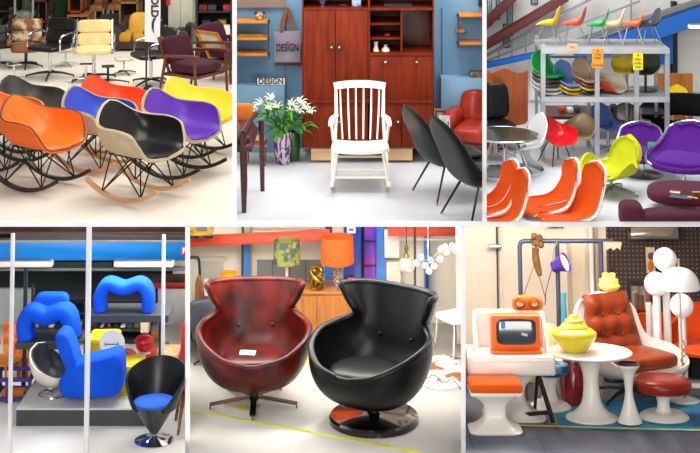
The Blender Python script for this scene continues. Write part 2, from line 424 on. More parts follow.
# ---- furniture standing along the back of the hall
def sofa(label, x0, x1, ytop, yseat, yfoot, m, n=2, cush=None):
    t = thing('sofa', label, 'sofa'); Y = YF(yfoot, ZT); k = Y/FPX; W = (x1-x0)*k; a = P(x0, yfoot, Y); H = (yfoot-ytop)*k; hs = (yfoot-yseat)*k
    MB().box((a.x+W/2, Y+.3, ZT+hs*.35+.03), (W, .55, hs*.7), bev=.03).build('base', m, t)
    MB().box((a.x+W/2, Y+.56, ZT+H*.5), (W, .16, H), bev=.06, r=(R(-8), 0, 0)).build('backrest', m, t)
    for i in range(n):
        MB().pillow((a.x+W*(i+.5)/n, Y+.26, ZT+hs*.85), (W/n*.96, .5, .14), .5, .3).build('seat_cushion', cush or m, t)
    for sx in (0, 1): MB().box((a.x+W*sx, Y+.3, ZT+hs*.75), (.09, .58, hs*1.35), bev=.04).build('arm', m, t)
    return t
sofa('dark brown sofa with mustard seat cushions at the back of the hall', 117, 146, 21, 36, 52, fabric('#4a3c33'), 2, fabric('#c9952f'))
sofa('black leather sofa on the right side at the back of the hall', 160, 188, 21, 32, 50, leather('#1f2020', '#151515'))
sofa('dark grey sofa behind the cream armchair', 92, 121, 20, 32, 51, fabric('#35302b'), 2)
def cushion(label, px, py, pz, m, d=(.12, .3, .3), Y=None):
    p = P(px, py, Y); o = MB().pillow((0, 0, 0), d, .6, .5, r=(0, R(-15), 0)).build('cushion', m, loc=p, rz=-pi/2); tag(o, label, 'cushion')
cushion('mustard yellow cushion propped on the brown sofa', 140, 28, 0, fabric('#d6a640'), Y=YF(52, ZT)+.28, d=(.13, .3, .42))
def block_chair(label, x0, x1, ytop, yseat, yfoot, m, fr, legs=True):
    t = thing('chair', label, 'chair'); Y = YF(yfoot, ZT); k = Y/FPX; W = (x1-x0)*k; xc = P((x0+x1)/2, 0, Y).x; H = (yfoot-ytop)*k; hs = (yfoot-yseat)*k
    MB().box((xc, Y+.25, ZT+hs), (W, .42, .09), bev=.03).build('seat', m, t)
    MB().box((xc, Y+.47, ZT+(H+hs)/2), (W, .08, H-hs), bev=.03, r=(R(-10), 0, 0)).build('backrest', m, t)
    for sx in (-1, 1):
        for y in (.06, .44): MB().cyl((xc+sx*W*.45, Y+y, ZT), (xc+sx*W*.45, Y+y, ZT+hs), .018).build('leg', fr, t)
        MB().tube([(xc+sx*W*.5, Y+.05, ZT+hs), (xc+sx*W*.5, Y+.05, ZT+hs*1.55), (xc+sx*W*.5, Y+.46, ZT+hs*1.6)], .016).build('arm', fr, t)
    return t
block_chair('dark green high back armchair at the back of the hall', 47, 68, 4, 26, 46, fabric('#1f3a24'), BLACKM)
block_chair('teal and grey striped armchair at the back left', 14, 32, 4, 16, 44, mat('#54615a', .9, col2='#9aa08e', vs=3, stretch=(14, 1, 1)), mat('#8f9c93', .5))
cane = mat('#b5763a', .6, col2='#8a5424', vs=14)
block_chair('cane seated chair with chrome tube legs near the top of the hall', 89, 103, -8, 9, 26, cane, CHROME)
block_chair('second cane chair with chrome tube legs, touching the sofa on its right', 107, 121, -8, 8, 25, cane, CHROME)
block_chair('olive green chair at the far left wall of the hall', 0, 9, 12, 30, 48, fabric('#5c5a3a'), BLACKM)
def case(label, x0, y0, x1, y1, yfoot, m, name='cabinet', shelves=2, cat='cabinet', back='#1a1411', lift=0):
    t = thing(name, label, cat); Y = YF(yfoot, ZT); D = .4
    y1 = min(y1, yfoot); zf = ZT
    MB().qb(x0, y0, x0+1.6, y1, Y, D).build('side_panel', m, t); MB().qb(x1-1.6, y0, x1, y1, Y, D).build('side_panel', m, t)
    for i in range(shelves+2):
        y = y0+(y1-y0)*i/(shelves+1); MB().qb(x0, y-.8, x1, y+.8, Y, D).build('shelf', m, t)
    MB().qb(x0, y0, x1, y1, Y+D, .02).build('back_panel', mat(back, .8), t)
    return t
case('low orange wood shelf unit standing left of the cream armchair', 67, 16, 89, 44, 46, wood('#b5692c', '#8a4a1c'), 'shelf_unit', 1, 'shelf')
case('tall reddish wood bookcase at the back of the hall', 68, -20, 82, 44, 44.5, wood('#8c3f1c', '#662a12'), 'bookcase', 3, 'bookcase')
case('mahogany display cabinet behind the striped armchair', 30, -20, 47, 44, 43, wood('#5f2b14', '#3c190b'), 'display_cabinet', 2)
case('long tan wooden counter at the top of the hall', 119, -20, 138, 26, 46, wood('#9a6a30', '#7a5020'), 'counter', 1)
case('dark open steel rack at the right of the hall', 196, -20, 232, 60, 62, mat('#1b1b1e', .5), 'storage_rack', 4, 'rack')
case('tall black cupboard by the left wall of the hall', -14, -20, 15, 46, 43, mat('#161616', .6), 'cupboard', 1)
t = thing('cabinet', 'pale grey metal cabinet standing behind the banner', 'cabinet'); Y = YF(47, ZT)
MB().qb(168, -12, 193, 47, Y, .3, bev=.01).build('body', mat('#b9b7a6', .6), t)
for a, b in ((168.6, 180.2), (180.8, 192.4)): d = MB().qb(a, -10, b, 46, Y-.015, .015).build('door', mat('#c2c0ae', .6), t)
o = MB().qb(166, -8, 170, 6, YF(47.4, ZT)-.1, .05, bev=.02).build('hanging_jacket', fabric('#c42a45')); tag(o, 'small crimson cloth hung beside the grey cabinet', 'cloth')
# small table lamp and things on the rack at the right
def lamp_small(label, px, py, Y, h, w, sh, st):
    t = thing('table_lamp', label, 'lamp', P(px, py, Y))
    MB().lathe([(w*.35, 0), (w*.35, .01), (.008, .02), (.008, h*.5)], 14).build('stem', st, t)
    MB().lathe([(w*.5, h*.4), (w*.42, h), (w*.40, h), (w*.48, h*.4)], 18).build('lamp_shade', sh, t); return t
lamp_small('small white lamp on the dark steel rack', 226.5, 40, YF(62, ZT)-.02, .19, .1, WHITEP, WHITEP)
for i, (x, y, c, lb) in enumerate(((203, 12, '#7d1f1f', 'dark red box on the steel rack'), (212, 12, '#3c4044', 'slate box on the steel rack'), (222, 27.5, '#b79a3e', 'mustard box under the lamp shelf of the rack'), (206, 27.5, '#23303c', 'navy box on the steel rack'), (227, 12, '#c8283c', 'bright red box on the steel rack'))):
    o = MB().qb(x-4, y-7, x+4, y-.2+.6, YF(62, ZT)+.05, .2, bev=.004).build('storage_box', mat(c, .7)); tag(o, lb, 'box')
for i, (x, y, c) in enumerate(((53, 3, '#b8412e'), (44, 2, '#e8e2d2'), (48, 3.5, '#d9b637'), (40, 3, '#2f4a6a'))):
    pass
# ================================================================ room 2: white rocking chair before a teak wall unit
fl2 = mat('#c8cacf', rough=.5, var=.04, vs=2.5, bump=.03, bs=20)
BLUE = mat('#6a92b0', rough=.85, var=.1, vs=1.6)
room(2, fl2, BLUE)
YW = YB[2]
struct(MB().qb(237, 86, 284.5, 161.5, YW-.16, .16).build('wall_ledge_left', mat('#7fa6c2', rough=.85, var=.07, vs=2)))
struct(MB().qb(441, 78, 483, 161.5, YW-.16, .16).build('wall_ledge_right', mat('#7fa6c2', rough=.85, var=.07, vs=2)))
struct(MB().qb(237, 0, 285, 7.5, YW-.05, .05).qb(284.6, 8, 285.6, 86, YW-.01, .01).build('trim_2', mat('#7b675b', .8)))
struct(MB().qb(441.4, 8, 442.6, 80, YW-.012, .012).build('trim_3', mat('#466a88', .8)))
# wall unit ---------------------------------------------------------------
tk = mat('#742509', rough=.6, col2='#551705', vs=3, stretch=(9, 9, 1), spec=.15); tkd = wood('#66250f', '#4b1808', st=(9, 9, 1), rough=.45)
dark = mat('#1c0e0a', .7); Yc = 12.74; D = .5
t = thing('wall_unit', 'tall teak wall unit with doors, drop-front desk and open shelves', 'wall unit')
MB().qb(302, 100, 434, 103, Yc-.03, D).build('waist_rail', tk, t)
MB().qb(302.5, 148-.8, 434, 148.4, Yc-.01, D).build('bottom_board', tkd, t)
MB().qb(302, -16, 303.4, 148, Yc, D).build('side_panel', tk, t)
MB().qb(432.8, -16, 434.2, 148, Yc, D).build('side_panel', tk, t)
MB().qb(368, -16, 370, 100, Yc, D).build('divider', tk, t)
MB().qb(303, -16, 433, 148, Yc+D-.02, .02).build('back_panel', tkd, t)
MB().qb(302, 8.2, 434, 10.2, Yc-.008, D).build('shelf', tk, t)
MB().qb(302, -14, 434, -11, Yc-.008, D).build('shelf', tk, t)
for y in (24.2, 38.8): MB().qb(370, y-.6, 401, y+.6, Yc+.03, D-.06).build('shelf', tk, t)
MB().qb(370, 53.8, 433, 55.6, Yc-.02, D-.02).build('shelf', tk, t)
MB().qb(400.6, 10, 402.4, 54, Yc+.02, D-.05).build('divider', tk, t)
KN = mat('#161412', .3); KB = mat('#d7c8a0', .25, metal=.8)
def knob(par, x, y, Y):
    b = MB(); p = P(x, y, Y); b.tube([p, p+Vector((0, -.02, 0))], [.021, .021], 14); o = b.build('handle', KN, par)
    b = MB(); b.cyl(p+Vector((.0, -.022, 0)), p+Vector((0, -.027, 0)), .010, n=10); b.build('handle_inlay', KB, par)
def door(x0, y0, x1, y1, kn, nm='door'):
    d = MB().qb(x0+.3, y0+.3, x1-.3, y1-.3, Yc-.012, .03, bev=.002).build(nm, tk, t)
    for k in kn: knob(d, k[0], k[1], Yc-.012)
door(303.4, 10.4, 335.5, 100, [(331.5, 46.8)]); door(335.5, 10.4, 368, 100, [(339.3, 46.8)])
door(370, 55.8, 433, 100, [(385.5, 61.5), (416.7, 61.5)], 'drop_front')
door(303.4, 103, 335.4, 147.4, [(331.5, 121.2)]); door(335.4, 103, 368, 147.4, [(339.2, 121.2)])
door(370, 103, 401.6, 147.4, [(398, 121.2)]); door(401.6, 103, 433, 147.4, [(405.3, 121.2)])
for i, (a, b) in enumerate(((311, 335.5), (387, 412.5))):
    o = MB().qb(a, 148.6, b, 160.5, Yc+.02, .36, bev=.004).build('plinth_box', wood('#d3b183', '#c19a69')); tag(o, 'pale wooden box under the %s half of the teak wall unit' % ('left', 'right')[i], 'box')
# things in the wall unit
def vase_on(label, px, py, Y, prof, m, name='vase'):
    o = MB().lathe(prof, 20).build(name, m, loc=P(px, py, Y)); return tag(o, label, 'vase')
vase_on('slender cream vase on the open shelf of the wall unit', 376, 53.6, Yc+.12, [(.02, 0), (.035, .0), (.03, .03), (.018, .065), (.016, .085), (.024, .11), (.02, .11), (.012, .08)], mat('#efe4cf', .25, col2='#c79c5c', vs=9, thr=(.5, .75)))
vase_on('round white vase with a narrow neck on the open shelf', 385.6, 53.6, Yc+.12, [(.02, 0), (.036, .012), (.04, .03), (.034, .05), (.014, .064), (.013, .07), (.02, .078), (.016, .076), (.008, .06)], mat('#f3f2f0', .2))
vase_on('violet glass bowl on top board of the wall unit', 322.5, 8, Yc+.1, [(.018, 0), (.022, .003), (.012, .02), (.045, .09), (.04, .088), (.006, .024)], mat('#6d6488', .15, trans=.4), 'glass_bowl')
vase_on('small violet glass bowl right of the larger glass bowl', 343, 8, Yc+.1, [(.018, 0), (.022, .002), (.02, .012), (.035, .03), (.032, .03), (.01, .012)], mat('#6d6488', .15, trans=.4), 'glass_bowl')
o = MB().qb(386.5-1.8, 34, 389.6, 38.1, Yc+.15, .06).build('small_box', mat('#b0281c', .5)); tag(o, 'tiny red box on the middle open shelf', 'box')
o = MB().qb(352, -2, 361, 8, Yc+.12, .08).build('box', mat('#b9d3ea', .5, col2='#4a76b8', vs=20, thr=(.5, .6))); tag(o, 'blue and white box on top board of the wall unit', 'box')
o = MB().qb(384, 4, 412, 8, Yc+.12, .2).build('book', mat('#26313a', .5)); tag(o, 'dark slate book lying on top board of the wall unit', 'book')
# wall shelves
og = wood('#c8812a', '#a8641a')
def string_shelf(label, x0, x1, ys, xu, y0, y1, D=.24):
    t = thing('wall_shelf', label, 'wall shelf')
    Y = YW-D
    for y in ys: MB().qb(x0, y-1.1, x1, y+1.1, Y, D-.002, bev=.003).build('shelf_board', og, t)
    b = MB()
    for yy in (Y+.01, YW-.012): b.qb(xu-.5, y0, xu+.5, y1, yy, .01)
    for y in ys: b.qb(xu-.4, y+1.2, xu+.4, y+2, Y+.01, D-.02)
    b.build('bracket', mat('#2a2625', .5), t); return t
string_shelf('wall shelf of three orange wood boards left of the tote bag', 236, 267, (22.6, 39.2, 55.2), 268.6, 20, 60)
string_shelf('wall shelf of two orange wood boards right of the wall unit', 459.5, 483, (16.2, 44.2), 458.2, 13, 48)
t = thing('bear_figurine', 'small brown carved bear head on the top board of the left shelf', 'figurine', P(259.8, 21.4, YW-.12))
br = mat('#5a3a20', .7, col2='#c9a06a', vs=30)
MB().sphere((0, 0, .045), .042, sc=(1.05, .9, .95)).sphere((0, -.035, .03), .02).build('head', br, t)
for s in (-1, 1): MB().sphere((s*.038, 0, .082), .015, n=12).build('ear', mat('#2e1c10', .8), t)
t = thing('letter_sign', 'row of small yellow letters on the middle left shelf board', 'sign', P(251.5, 38, YW-.14))
MB().box((0, .01, .004), (.235, .02, .008)).build('base', mat('#1b1a14', .5), t)
text('FAN-GLAZING', .04, t, mat('#e8c21c', .5, emit=.1), (0, 0, .021), bold=.0004, sx=.9)
t = thing('orange_bracket', 'short orange bracket under the right wall shelf', 'bracket')
o = MB().qb(456.5, 29.6, 464.5, 32.6, YW-.16, .158, bev=.004).build('shelf_board', og, t)
# tote bags on a hook
bagm = fabric('#8c8698', .12); hm = leather('#7a4a2c', None)
Yb = YW-.05
t = thing('tote_bag', 'grey canvas tote bag printed with a red heart and DESIGN', 'bag')
rows = [[P(274.3+26*i/8+(.3*sin(j)), 31+31*j/6, Yb-.02-.018*sin(pi*i/8)*(.3+j/6)) for i in range(9)] for j in range(7)]
MB().surf(rows, th=.012).build('body', bagm, t)
for a, b, k in ((281.5, 287.2, 0), (292.5, 288, .01)):
    MB().tube(sm([P(a, 33, Yb-.035+k), P(a+(1 if a < 287 else -.8), 22, Yb-.03+k), P(b, 9, Yb-.03)], 8), 1, prof=[(.004, .018), (.004, -.018), (-.004, -.018), (-.004, .018)], up=(0, 1, 0)).build('handle', hm, t)
text('DESIGN', .10, t, mat('#1c1a1e', .8), P(287.4, 48, Yb-.052), bold=.0016, sx=.62)
hs = [(16*sin(a)**3, 13*cos(a)-5*cos(2*a)-2*cos(3*a)-cos(4*a)) for a in [2*pi*i/28 for i in range(28)]]
c = P(288, 41.6, Yb); MB().prism([(c.x+x*.0012, c.z+z*.0012) for x, z in hs], Yb-.056, Yb-.048).build('heart_print', mat('#e0241c', .7), t)
t = thing('leather_bag', 'brown leather bag hanging behind the grey tote bag', 'bag')
MB().qb(275, 44, 303, 66, Yb+.015, .03, bev=.01).build('body', leather('#6b4127', None), t)
MB().tube(sm([P(284, 44, Yb+.025), P(286, 24, Yb+.02), P(288, 8.5, Yb+.02), P(291, 24, Yb+.02), P(294, 44, Yb+.025)], 14), .008, 6).build('handle', hm, t)
o = MB().cyl(P(287.6, 9, YW), P(287.6, 8, Yb-.05), .008).build('wall_hook', BLACKM); tag(o, 'small hook that the bags hang from', 'hook')
# DESIGN plate on the ledge
t = thing('design_sign', 'white metal plate sign reading DESIGN propped on the left ledge', 'sign')
MB().qb(256, 77.2, 286.2, 85.6, YW-.13, .015, bev=.003).build('border', mat('#4a3038', .5), t)
MB().qb(257.2, 78.2, 285, 84.8, YW-.134, .006).build('plate', mat('#e3dfe4', .4), t)
text('DESIGN', .075, t, mat('#1b181c', .6), P(271, 81.5, YW-.136), bold=.0016, sx=.9)
# flowers
t = thing('flower_vase', 'tall purple mosaic vase holding a bunch of white lilies', 'vase', TOPF(282.5, 163.5), 0, .92)
MB().lathe([(.065, 0), (.07, .005), (.085, .12), (.095, .28), (.092, .32), (.085, .32), (.085, .28), (.06, .03)], 24).build('vase_body', mat('#4e2a6e', .2, col2='#c9b2bc', vs=16, stretch=(2.2, 2.2, .8), thr=(.47, .53), coat=.3), t)
g = MB(); fw = MB(); ctr = MB(); rnd = random.Random(4)
tips = []
for i in range(26):
    a = rnd.uniform(0, 2*pi); r = rnd.uniform(.05, .30); z = .55+rnd.uniform(-.08, .1)-r*.25
    tip = Vector((r*cos(a), r*sin(a)*.7, z)); tips.append(tip)
    g.tube(sm([(0.02*cos(a), .02*sin(a), .25), (tip.x*.5, tip.y*.5, .43), tip], 6), .006, 5)
def leaf(b, o, d, L, w):
    d = d.normalized(); s = d.cross(Vector((0, 0, 1))); s = s.normalized() if s.length > .01 else Vector((1, 0, 0)); n = s.cross(d)
    pts = [o, o+d*L*.35+s*w+n*w*.2, o+d*L*.4-n*w*.3, o+d*L*.35-s*w+n*w*.2, o+d*L*.72+s*w*.6, o+d*L*.75-n*w*.5, o+d*L*.72-s*w*.6, o+d*L-n*w*1.4]
    b.add(pts, [(0, 1, 2), (0, 2, 3), (1, 4, 5, 2), (3, 2, 5, 6), (4, 7, 5), (6, 5, 7)])
lf = MB()
for i in range(120):
    a = rnd.uniform(0, 2*pi); r = rnd.uniform(.03, .26); z = rnd.uniform(.34, .56)
    o = Vector((r*cos(a), r*sin(a)*.7, z)); leaf(lf, o, Vector((cos(a), sin(a), rnd.uniform(-.5, .8))), rnd.uniform(.09, .17), .022)
g.build('stem', mat('#3f6b2a', .6), t); lf.build('foliage', mat('#5fb033', .5, col2='#2c6a1e', vs=12), t)
heads = [(-.25, .53), (-.2, .6), (-.13, .56), (-.1, .65), (-.05, .57), (.09, .6), (.14, .54), (.17, .62), (.22, .55), (.27, .52), (.08, .52)]
for hx, hz in heads:
    o = Vector((hx, rnd.uniform(-.14, -.02), hz)); ax = Vector((rnd.uniform(-.5, .5)+hx, -.5, .8)).normalized(); fm = MB()
    for k in range(6):
        s = ax.orthogonal().normalized(); s.rotate(Matrix.Rotation(k*pi/3, 3, ax)); leaf(fm, o, ax*.95+s*.6, .095, .021)
    fm.build('lily', mat('#fbf9f0', .6, var=.03), t)
o = MB().lathe([(.06, 0), (.066, .01), (.07, .2), (.066, .26), (.06, .26), (.055, .02)], 18).build('green_vase', mat('#1f5a26', .2, coat=.3), loc=TOPF(292.5, 160, 0)); tag(o, 'dark green vase standing behind the lily vase', 'vase')
# white rocking chair ----------------------------------------------------
t = thing('spindle_rocking_chair', 'white painted spindle-back rocking chair in the middle of the room', 'rocking chair', TOPF(360, 185), -pi/2, .96)
W = mat('#e6e0d4', .4, var=.03)
sc_ = lambda v: v
rows = []
for j in range(9):
    x = .27-.5*j/8; hw = .255-.02*(j/8)**2 if j > 0 else .22
    rows.append([Vector((x-(.0 if abs(i) < 6 else .015), hw*i/6, .385-.03*j/8-.016*(1-(i/6)**2))) for i in range(-6, 7)])
MB().surf(rows, th=.03).build('seat', W, t, ang=60)
# crest, posts, spindles
top = lambda y: Vector((-.40+.05*(1-(y/.24)**2)*-1, y, .80))
MB().tube([top(-.235+.47*i/14)+Vector((0, 0, .012*(1-(abs(i-7)/7)**2))) for i in range(15)], 1, prof=[(.036, .012), (.036, -.012), (-.03, -.012), (-.03, .012)], up=(-.3, 0, 1)).build('crest_rail', W, t)
for s in (-1, 1):
    MB().tube([(-.2, s*.225, .36), (-.31, s*.215, .58), (-.40, s*.22, .80)], [.015, .017, .013], 10).build('back_post', W, t)
    arm = sm([(-.30, s*.215, .555), (-.14, s*.25, .565), (.0, s*.26, .555), (.04, s*.26, .54)], 12)
    MB().tube(arm, 1, prof=[(.01, .022), (.01, -.022), (-.01, -.022), (-.01, .022)], up=(0, 0, 1)).build('armrest', W, t)
    MB().tube([(.0, s*.258, .555), (-.05, s*.235, .37)], [.013, .015], 8).build('arm_support', W, t)
    MB().tube([(.2, s*.2, .37), (.27, s*.245, .055)], [.018, .016], 8).build('leg', W, t)
    MB().tube([(-.17, s*.19, .35), (-.25, s*.245, .07)], [.018, .016], 8).build('leg', W, t)
    MB().tube([(.42-.94*i/16, s*.25, .012+.10*((.42-.94*i/16+.02)/.46)**2) for i in range(17)], 1, prof=[(.04, .013), (.04, -.013), (0, -.013), (0, .013)], up=(0, 0, 1)).build('rocker', W, t)
    MB().cyl((.235, s*.222, .2), (-.21, s*.222, .2), .012, n=8).build('stretcher', W, t)
for i in range(6):
    y = -.165+.33*i/5; MB().tube([(-.21, y*.95, .36), (-.32, y*1.05, .58), (-.435, y*1.1, .79)], [.0075, .009, .0065], 8).build('spindle', W, t)
for x, z in ((.23, .2), (-.21, .2), (.255, .135)): MB().cyl((x, -.22, z), (x, .22, z), .011, n=8).build('stretcher', W, t)
# dark-legged chair with orange back at the left
t = thing('desk_chair', 'dark wooden armchair with an orange leather back at the left partition', 'chair'); dm = wood('#4a1d18', '#30100d'); orl = leather('#d9771f', '#c4620f', .35)
Yl = YF(212.5, ZT)
a = P(244, 212, Yl); s = Yl/FPX
b_ = lambda dx, dy, dz: Vector((a.x+dx, Yl+dy, ZT+dz))
MB().tube([b_(0, 0, 0), b_(0, 0, .25), b_(-.01, 0, .64)], [.018, .028, .03], 10).build('leg', dm, t)
MB().tube([b_(.11, .62, 0), b_(.10, .60, .6)], [.018, .026], 10).build('leg', dm, t)
MB().tube([b_(-.34, .62, 0), b_(-.34, .60, .6)], [.018, .026], 10).build('leg', dm, t)
MB().tube([b_(-.34, 0, 0), b_(-.34, 0, .6)], [.018, .026], 10).build('leg', dm, t)
MB().box(b_(-.15, .3, .52), (.44, .66, .06), bev=.015).build('seat_frame', dm, t)
MB().pillow(b_(-.15, .3, .57), (.42, .6, .1), .5, .3).build('seat', dm, t)
MB().tube([b_(-.01, 0, .63), b_(.02, .3, .66), b_(.06, .56, .67)], [.025, .022, .02], 8).build('armrest', dm, t)
MB().box(b_(-.22, .60, .66), (.5, .07, .17), bev=.03, r=(R(-8), 0, 0)).build('backrest', orl, t)
# stool with books
t = thing('side_stool', 'small wooden stool carrying books beside the dark chair', 'stool', TOPF(256, 164)); om = wood('#b0672c', '#8a4a1c')
MB().box((0, 0, .19), (.2, .2, .02)).build('top', om, t)
for sx in (-1, 1):
    for sy in (-1, 1): MB().cyl((sx*.08, sy*.08, 0), (sx*.075, sy*.075, .19), .012).build('leg', om, t)
for i, (c, lb) in enumerate((('#b3261e', 'red book lowest in the pile on the small stool'), ('#e6b72a', 'yellow book in the pile on the small stool'), ('#d8d4cb', 'pale patterned book topmost on the small stool'))):
    p = TOPF(256, 164); o = MB().box((0, 0, .0), (.17-.02*i, .13, .028), r=(0, 0, .2*i)).build('book', mat(c, .5, col2=('#4a4a4a' if i == 2 else None), vs=20, thr=(.4, .6)), loc=(p.x, p.y, ZT+.215+.03*i)); tag(o, lb, 'book', 'books on the stool')
# black shell chairs on the right
def slipper(label, px, py, rz, sc):
    t = thing('shell_chair', label, 'chair', TOPF(px, py), R(rz), sc, 'black shell chairs with thin legs'); bl = mat('#0f0f11', .4, var=.1, bump=.1, bs=90, spec=.25)
    C = [(.30, .33), (.22, .345), (.05, .33), (-.12, .31), (-.2, .35), (-.27, .50), (-.35, .68), (-.40, .82)]
    E = [(.28, .2, .33), (.2, .29, .36), (.05, .31, .38), (-.1, .29, .41), (-.17, .28, .47), (-.24, .26, .57), (-.32, .23, .71), (-.385, .12, .82)]
    MB().surf(shell(C, E, 20, 24, .75, 1.1), th=.022).build('shell', bl, t, ang=70)
    MB().pillow((.07, 0, .37), (.4, .42, .06), .6, .5).build('seat_pad', bl, t)
    for x in (-1, 1):
        for y in (-1, 1):
            f = Vector((.03+x*.27, y*.25, 0)); h = Vector((.02+x*.12, y*.13, .32)); l = MB().tube([h, f], [.011, .008], 8).build('leg', mat('#1d1b3a' if 0 else '#15151c', .35), t)
            MB().tube([f+(h-f)*.05, f], [.0105, .009], 8).build('brass_tip', mat('#c99a4a', .3, metal=.9), l)
    return t
slipper('black shell chair with brass-tipped legs, further back of the pair', 449, 195, 22, .95)
slipper('black shell chair with thin legs, nearest the front of the pair', 483, 219, 22, 1.02)
# red leather armchair
t = thing('leather_armchair', 'red leather armchair with a wooden frame by the right partition', 'armchair', TOPF(482, 160), R(-108), .76); rl = leather('#a3311f', '#7d1d12', .3); fr = wood('#7a3418', '#56200d')
MB().pillow((.06, 0, .36), (.6, .6, .2), .5, .35).build('seat_cushion', rl, t)
MB().pillow((-.28, 0, .58), (.2, .66, .42), .5, .35, r=(0, R(-12), 0)).build('back_cushion', rl, t)
for s in (-1, 1):
    MB().pillow((.02, s*.36, .5), (.56, .18, .2), .5, .4).build('arm_cushion', rl, t)
    MB().box((.32, s*.38, .26), (.06, .1, .52), bev=.01).build('leg', fr, t)
    MB().box((-.3, s*.38, .2), (.06, .08, .4), bev=.01).build('leg', fr, t)
    MB().box((0, s*.38, .2), (.62, .03, .07)).build('side_rail', fr, t)
MB().box((.3, 0, .22), (.03, .74, .07)).build('front_rail', fr, t)
# framed pictures leaning on the wall unit
for i, (x, yt, yb, c, lb) in enumerate(((437, 110, 146, '#cfd6d2', 'pale framed picture leaning beside the wall unit'), (441, 112, 149, '#b9a98e', 'tan framed picture leaning in front of the pale one'), (445, 117, 152, '#c5d0cc', 'grey green framed picture leaning outermost'))):
    t = thing('framed_picture', lb, 'picture'); Y = 12.9-.1*i
    a, b = P(x-2, yb, Y), P(x+4, yt, Y)
    q = [Vector((a.x, Y-.1, a.z)), Vector((a.x+.07, Y+.02, a.z+.03)), Vector((b.x, Y+.02, b.z)), Vector((b.x-.09, Y-.1, b.z+.03))]
    zs = FL(x, 160, ZT).z
    for v in q[:2]: v.z = ZT+.002
    b_ = MB(); b_.surf([[q[0], q[1]], [q[3], q[2]]], th=.008); b_.build('picture', mat(c, .35, col2='#8a9aa0', vs=9), t)
    m = MB()
    for k in range(4): m.bar(q[k], q[(k+1) % 4], .014, .014)
    m.build('frame', mat(('#c9a05a', '#2d2620', '#d8d2c4')[i], .4), t)
o = MB().qb(470, 72.5, 483, 78.3, YW-.15, .13, bev=.01).build('speckled_box', mat('#3d2a22', .7, col2='#8a7a6a', vs=30)); tag(o, 'dark speckled box on the right ledge', 'box')
o = MB().qb(479, -4, 483, 7, YW-.1, .09).build('dark_box', mat('#1d1516', .6)); tag(o, 'dark box high on the wall at the right partition', 'box')
# ================================================================ room 3: warehouse with a steel rack of shell chairs
fl3 = mat('#e6e9ed', rough=.4, var=.05, vs=1.6)
def sq(a, b, n=20, e=.6):
    return [(a*math.copysign(abs(cos(2*pi*i/n))**e, cos(2*pi*i/n)), b*math.copysign(abs(sin(2*pi*i/n))**e, sin(2*pi*i/n))) for i in range(n)]
W3 = mat('#e9e6e0', rough=.9, var=.12, vs=2.2)
room(3, fl3, W3)
YW = YB[3]
BLU = mat('#1668c4', rough=.5, var=.1, vs=3); DRED = mat('#6b2b2c', .55, var=.12); GREY = mat('#9a9b9d', .5, var=.1, metal=.3)
def wbar(name, x0, y0, x1, y1, th, m, out=.12, d=.1):        # a beam fixed along the wall, th pixels deep
    a, b = P(x0, y0, YW-out), P(x1, y1, YW-out); k = (YW-out)/FPX
    L = (b-a).length; ang = math.atan2(a.z-b.z, b.x-a.x)
    o = MB().box((0, 0, 0), (L, d, th*k), r=(0, ang, 0)).build(name, m, loc=(a+b)/2); return struct(o)
# windows high on the left, wall panel and door at the right
dk = mat('#2a2c2e', .4, var=.2); gl = mat('#9fb0b8', .15, var=.25, vs=3)
for i, (x0, y0, x1, y1) in enumerate(((487, -20, 492, 26), (496, -20, 500, 20), (507, 0, 513, 36), (531, -25, 538, 4), (503, 24, 510, 48))):
    f = MB().qb(x0, y0, x1, y1, YW-.03, .03).build('window_%d' % (i+1), dk); struct(f)
    MB().qb(x0+.8, y0+.8, (x0+x1)/2-.2, y1-.8, YW-.034, .004).qb((x0+x1)/2+.2, y0+.8, x1-.8, y1-.8, YW-.034, .004).build('pane', gl, f)
wbar('wall_beam_red_lower', 480, 48, 566, -3, 7, DRED, .22, .18); wbar('wall_beam_red_upper', 480, 29, 520, -10, 7, DRED, .24, .18)
wbar('wall_beam_blue', 575, 57, 720, 6.5, 16, BLU, .3, .2); wbar('wall_beam_blue_far', 480, 66.5, 562, 49, 4.5, BLU, .26, .12)
wbar('wall_rail_top', 482, 58, 600, -6, 2.2, GREY, .2, .05); wbar('wall_rail_middle', 486, 61, 640, 1, 1.4, GREY, .2, .04)
wbar('wall_rail_grey', 560, 47, 720, -6, 3.6, mat('#77787a', .5), .3, .12); wbar('wall_rail_low', 590, 58, 720, 18, 1.6, GREY, .32, .06)
for x, y0, y1 in ((526, 34, 56), (540, 28, 52), (512, 42, 60), (499, 50, 64), (556, 20, 46), (631.5, -5, 30)):
    struct(MB().qb(x-.6, y0, x+.6, y1, YW-.2, .03).build('wall_rail_post', GREY))
struct(MB().qb(672.5, 2, 677, 92, YW-.1, .1).build('wall_pillar', mat('#191a1c', .5)))
struct(MB().qb(660, 26, 673, 64, YW-.14, .1).build('wall_pillar_blue', BLU))
struct(MB().qb(677.5, 30, 720, 92, YW-.06, .06).build('wall_panel', mat('#d6d4cc', .8, var=.06, vs=1, stretch=(.3, 1, 9))))
struct(MB().qb(584, 58, 668, 100, YW-.04, .04).build('wall_light_panel', mat('#e9e6df', .8, var=.2, vs=3, col2='#c8a98c', thr=(.5, .75))))
struct(MB().qb(530, 58, 576, 100, YW-.04, .04).build('wall_white_panel', mat('#f1f2f2', .7)))
t = thing('tube_light', 'white strip light under the blue beam at right', 'light'); MB().qb(689, 25, 720, 29, YW-.45, .06, bev=.01).build('lamp_tube', mat('#ffffff', .4, emit=.6), t); MB().qb(690, 23.6, 720, 25, YW-.46, .08).build('housing', GREY, t)
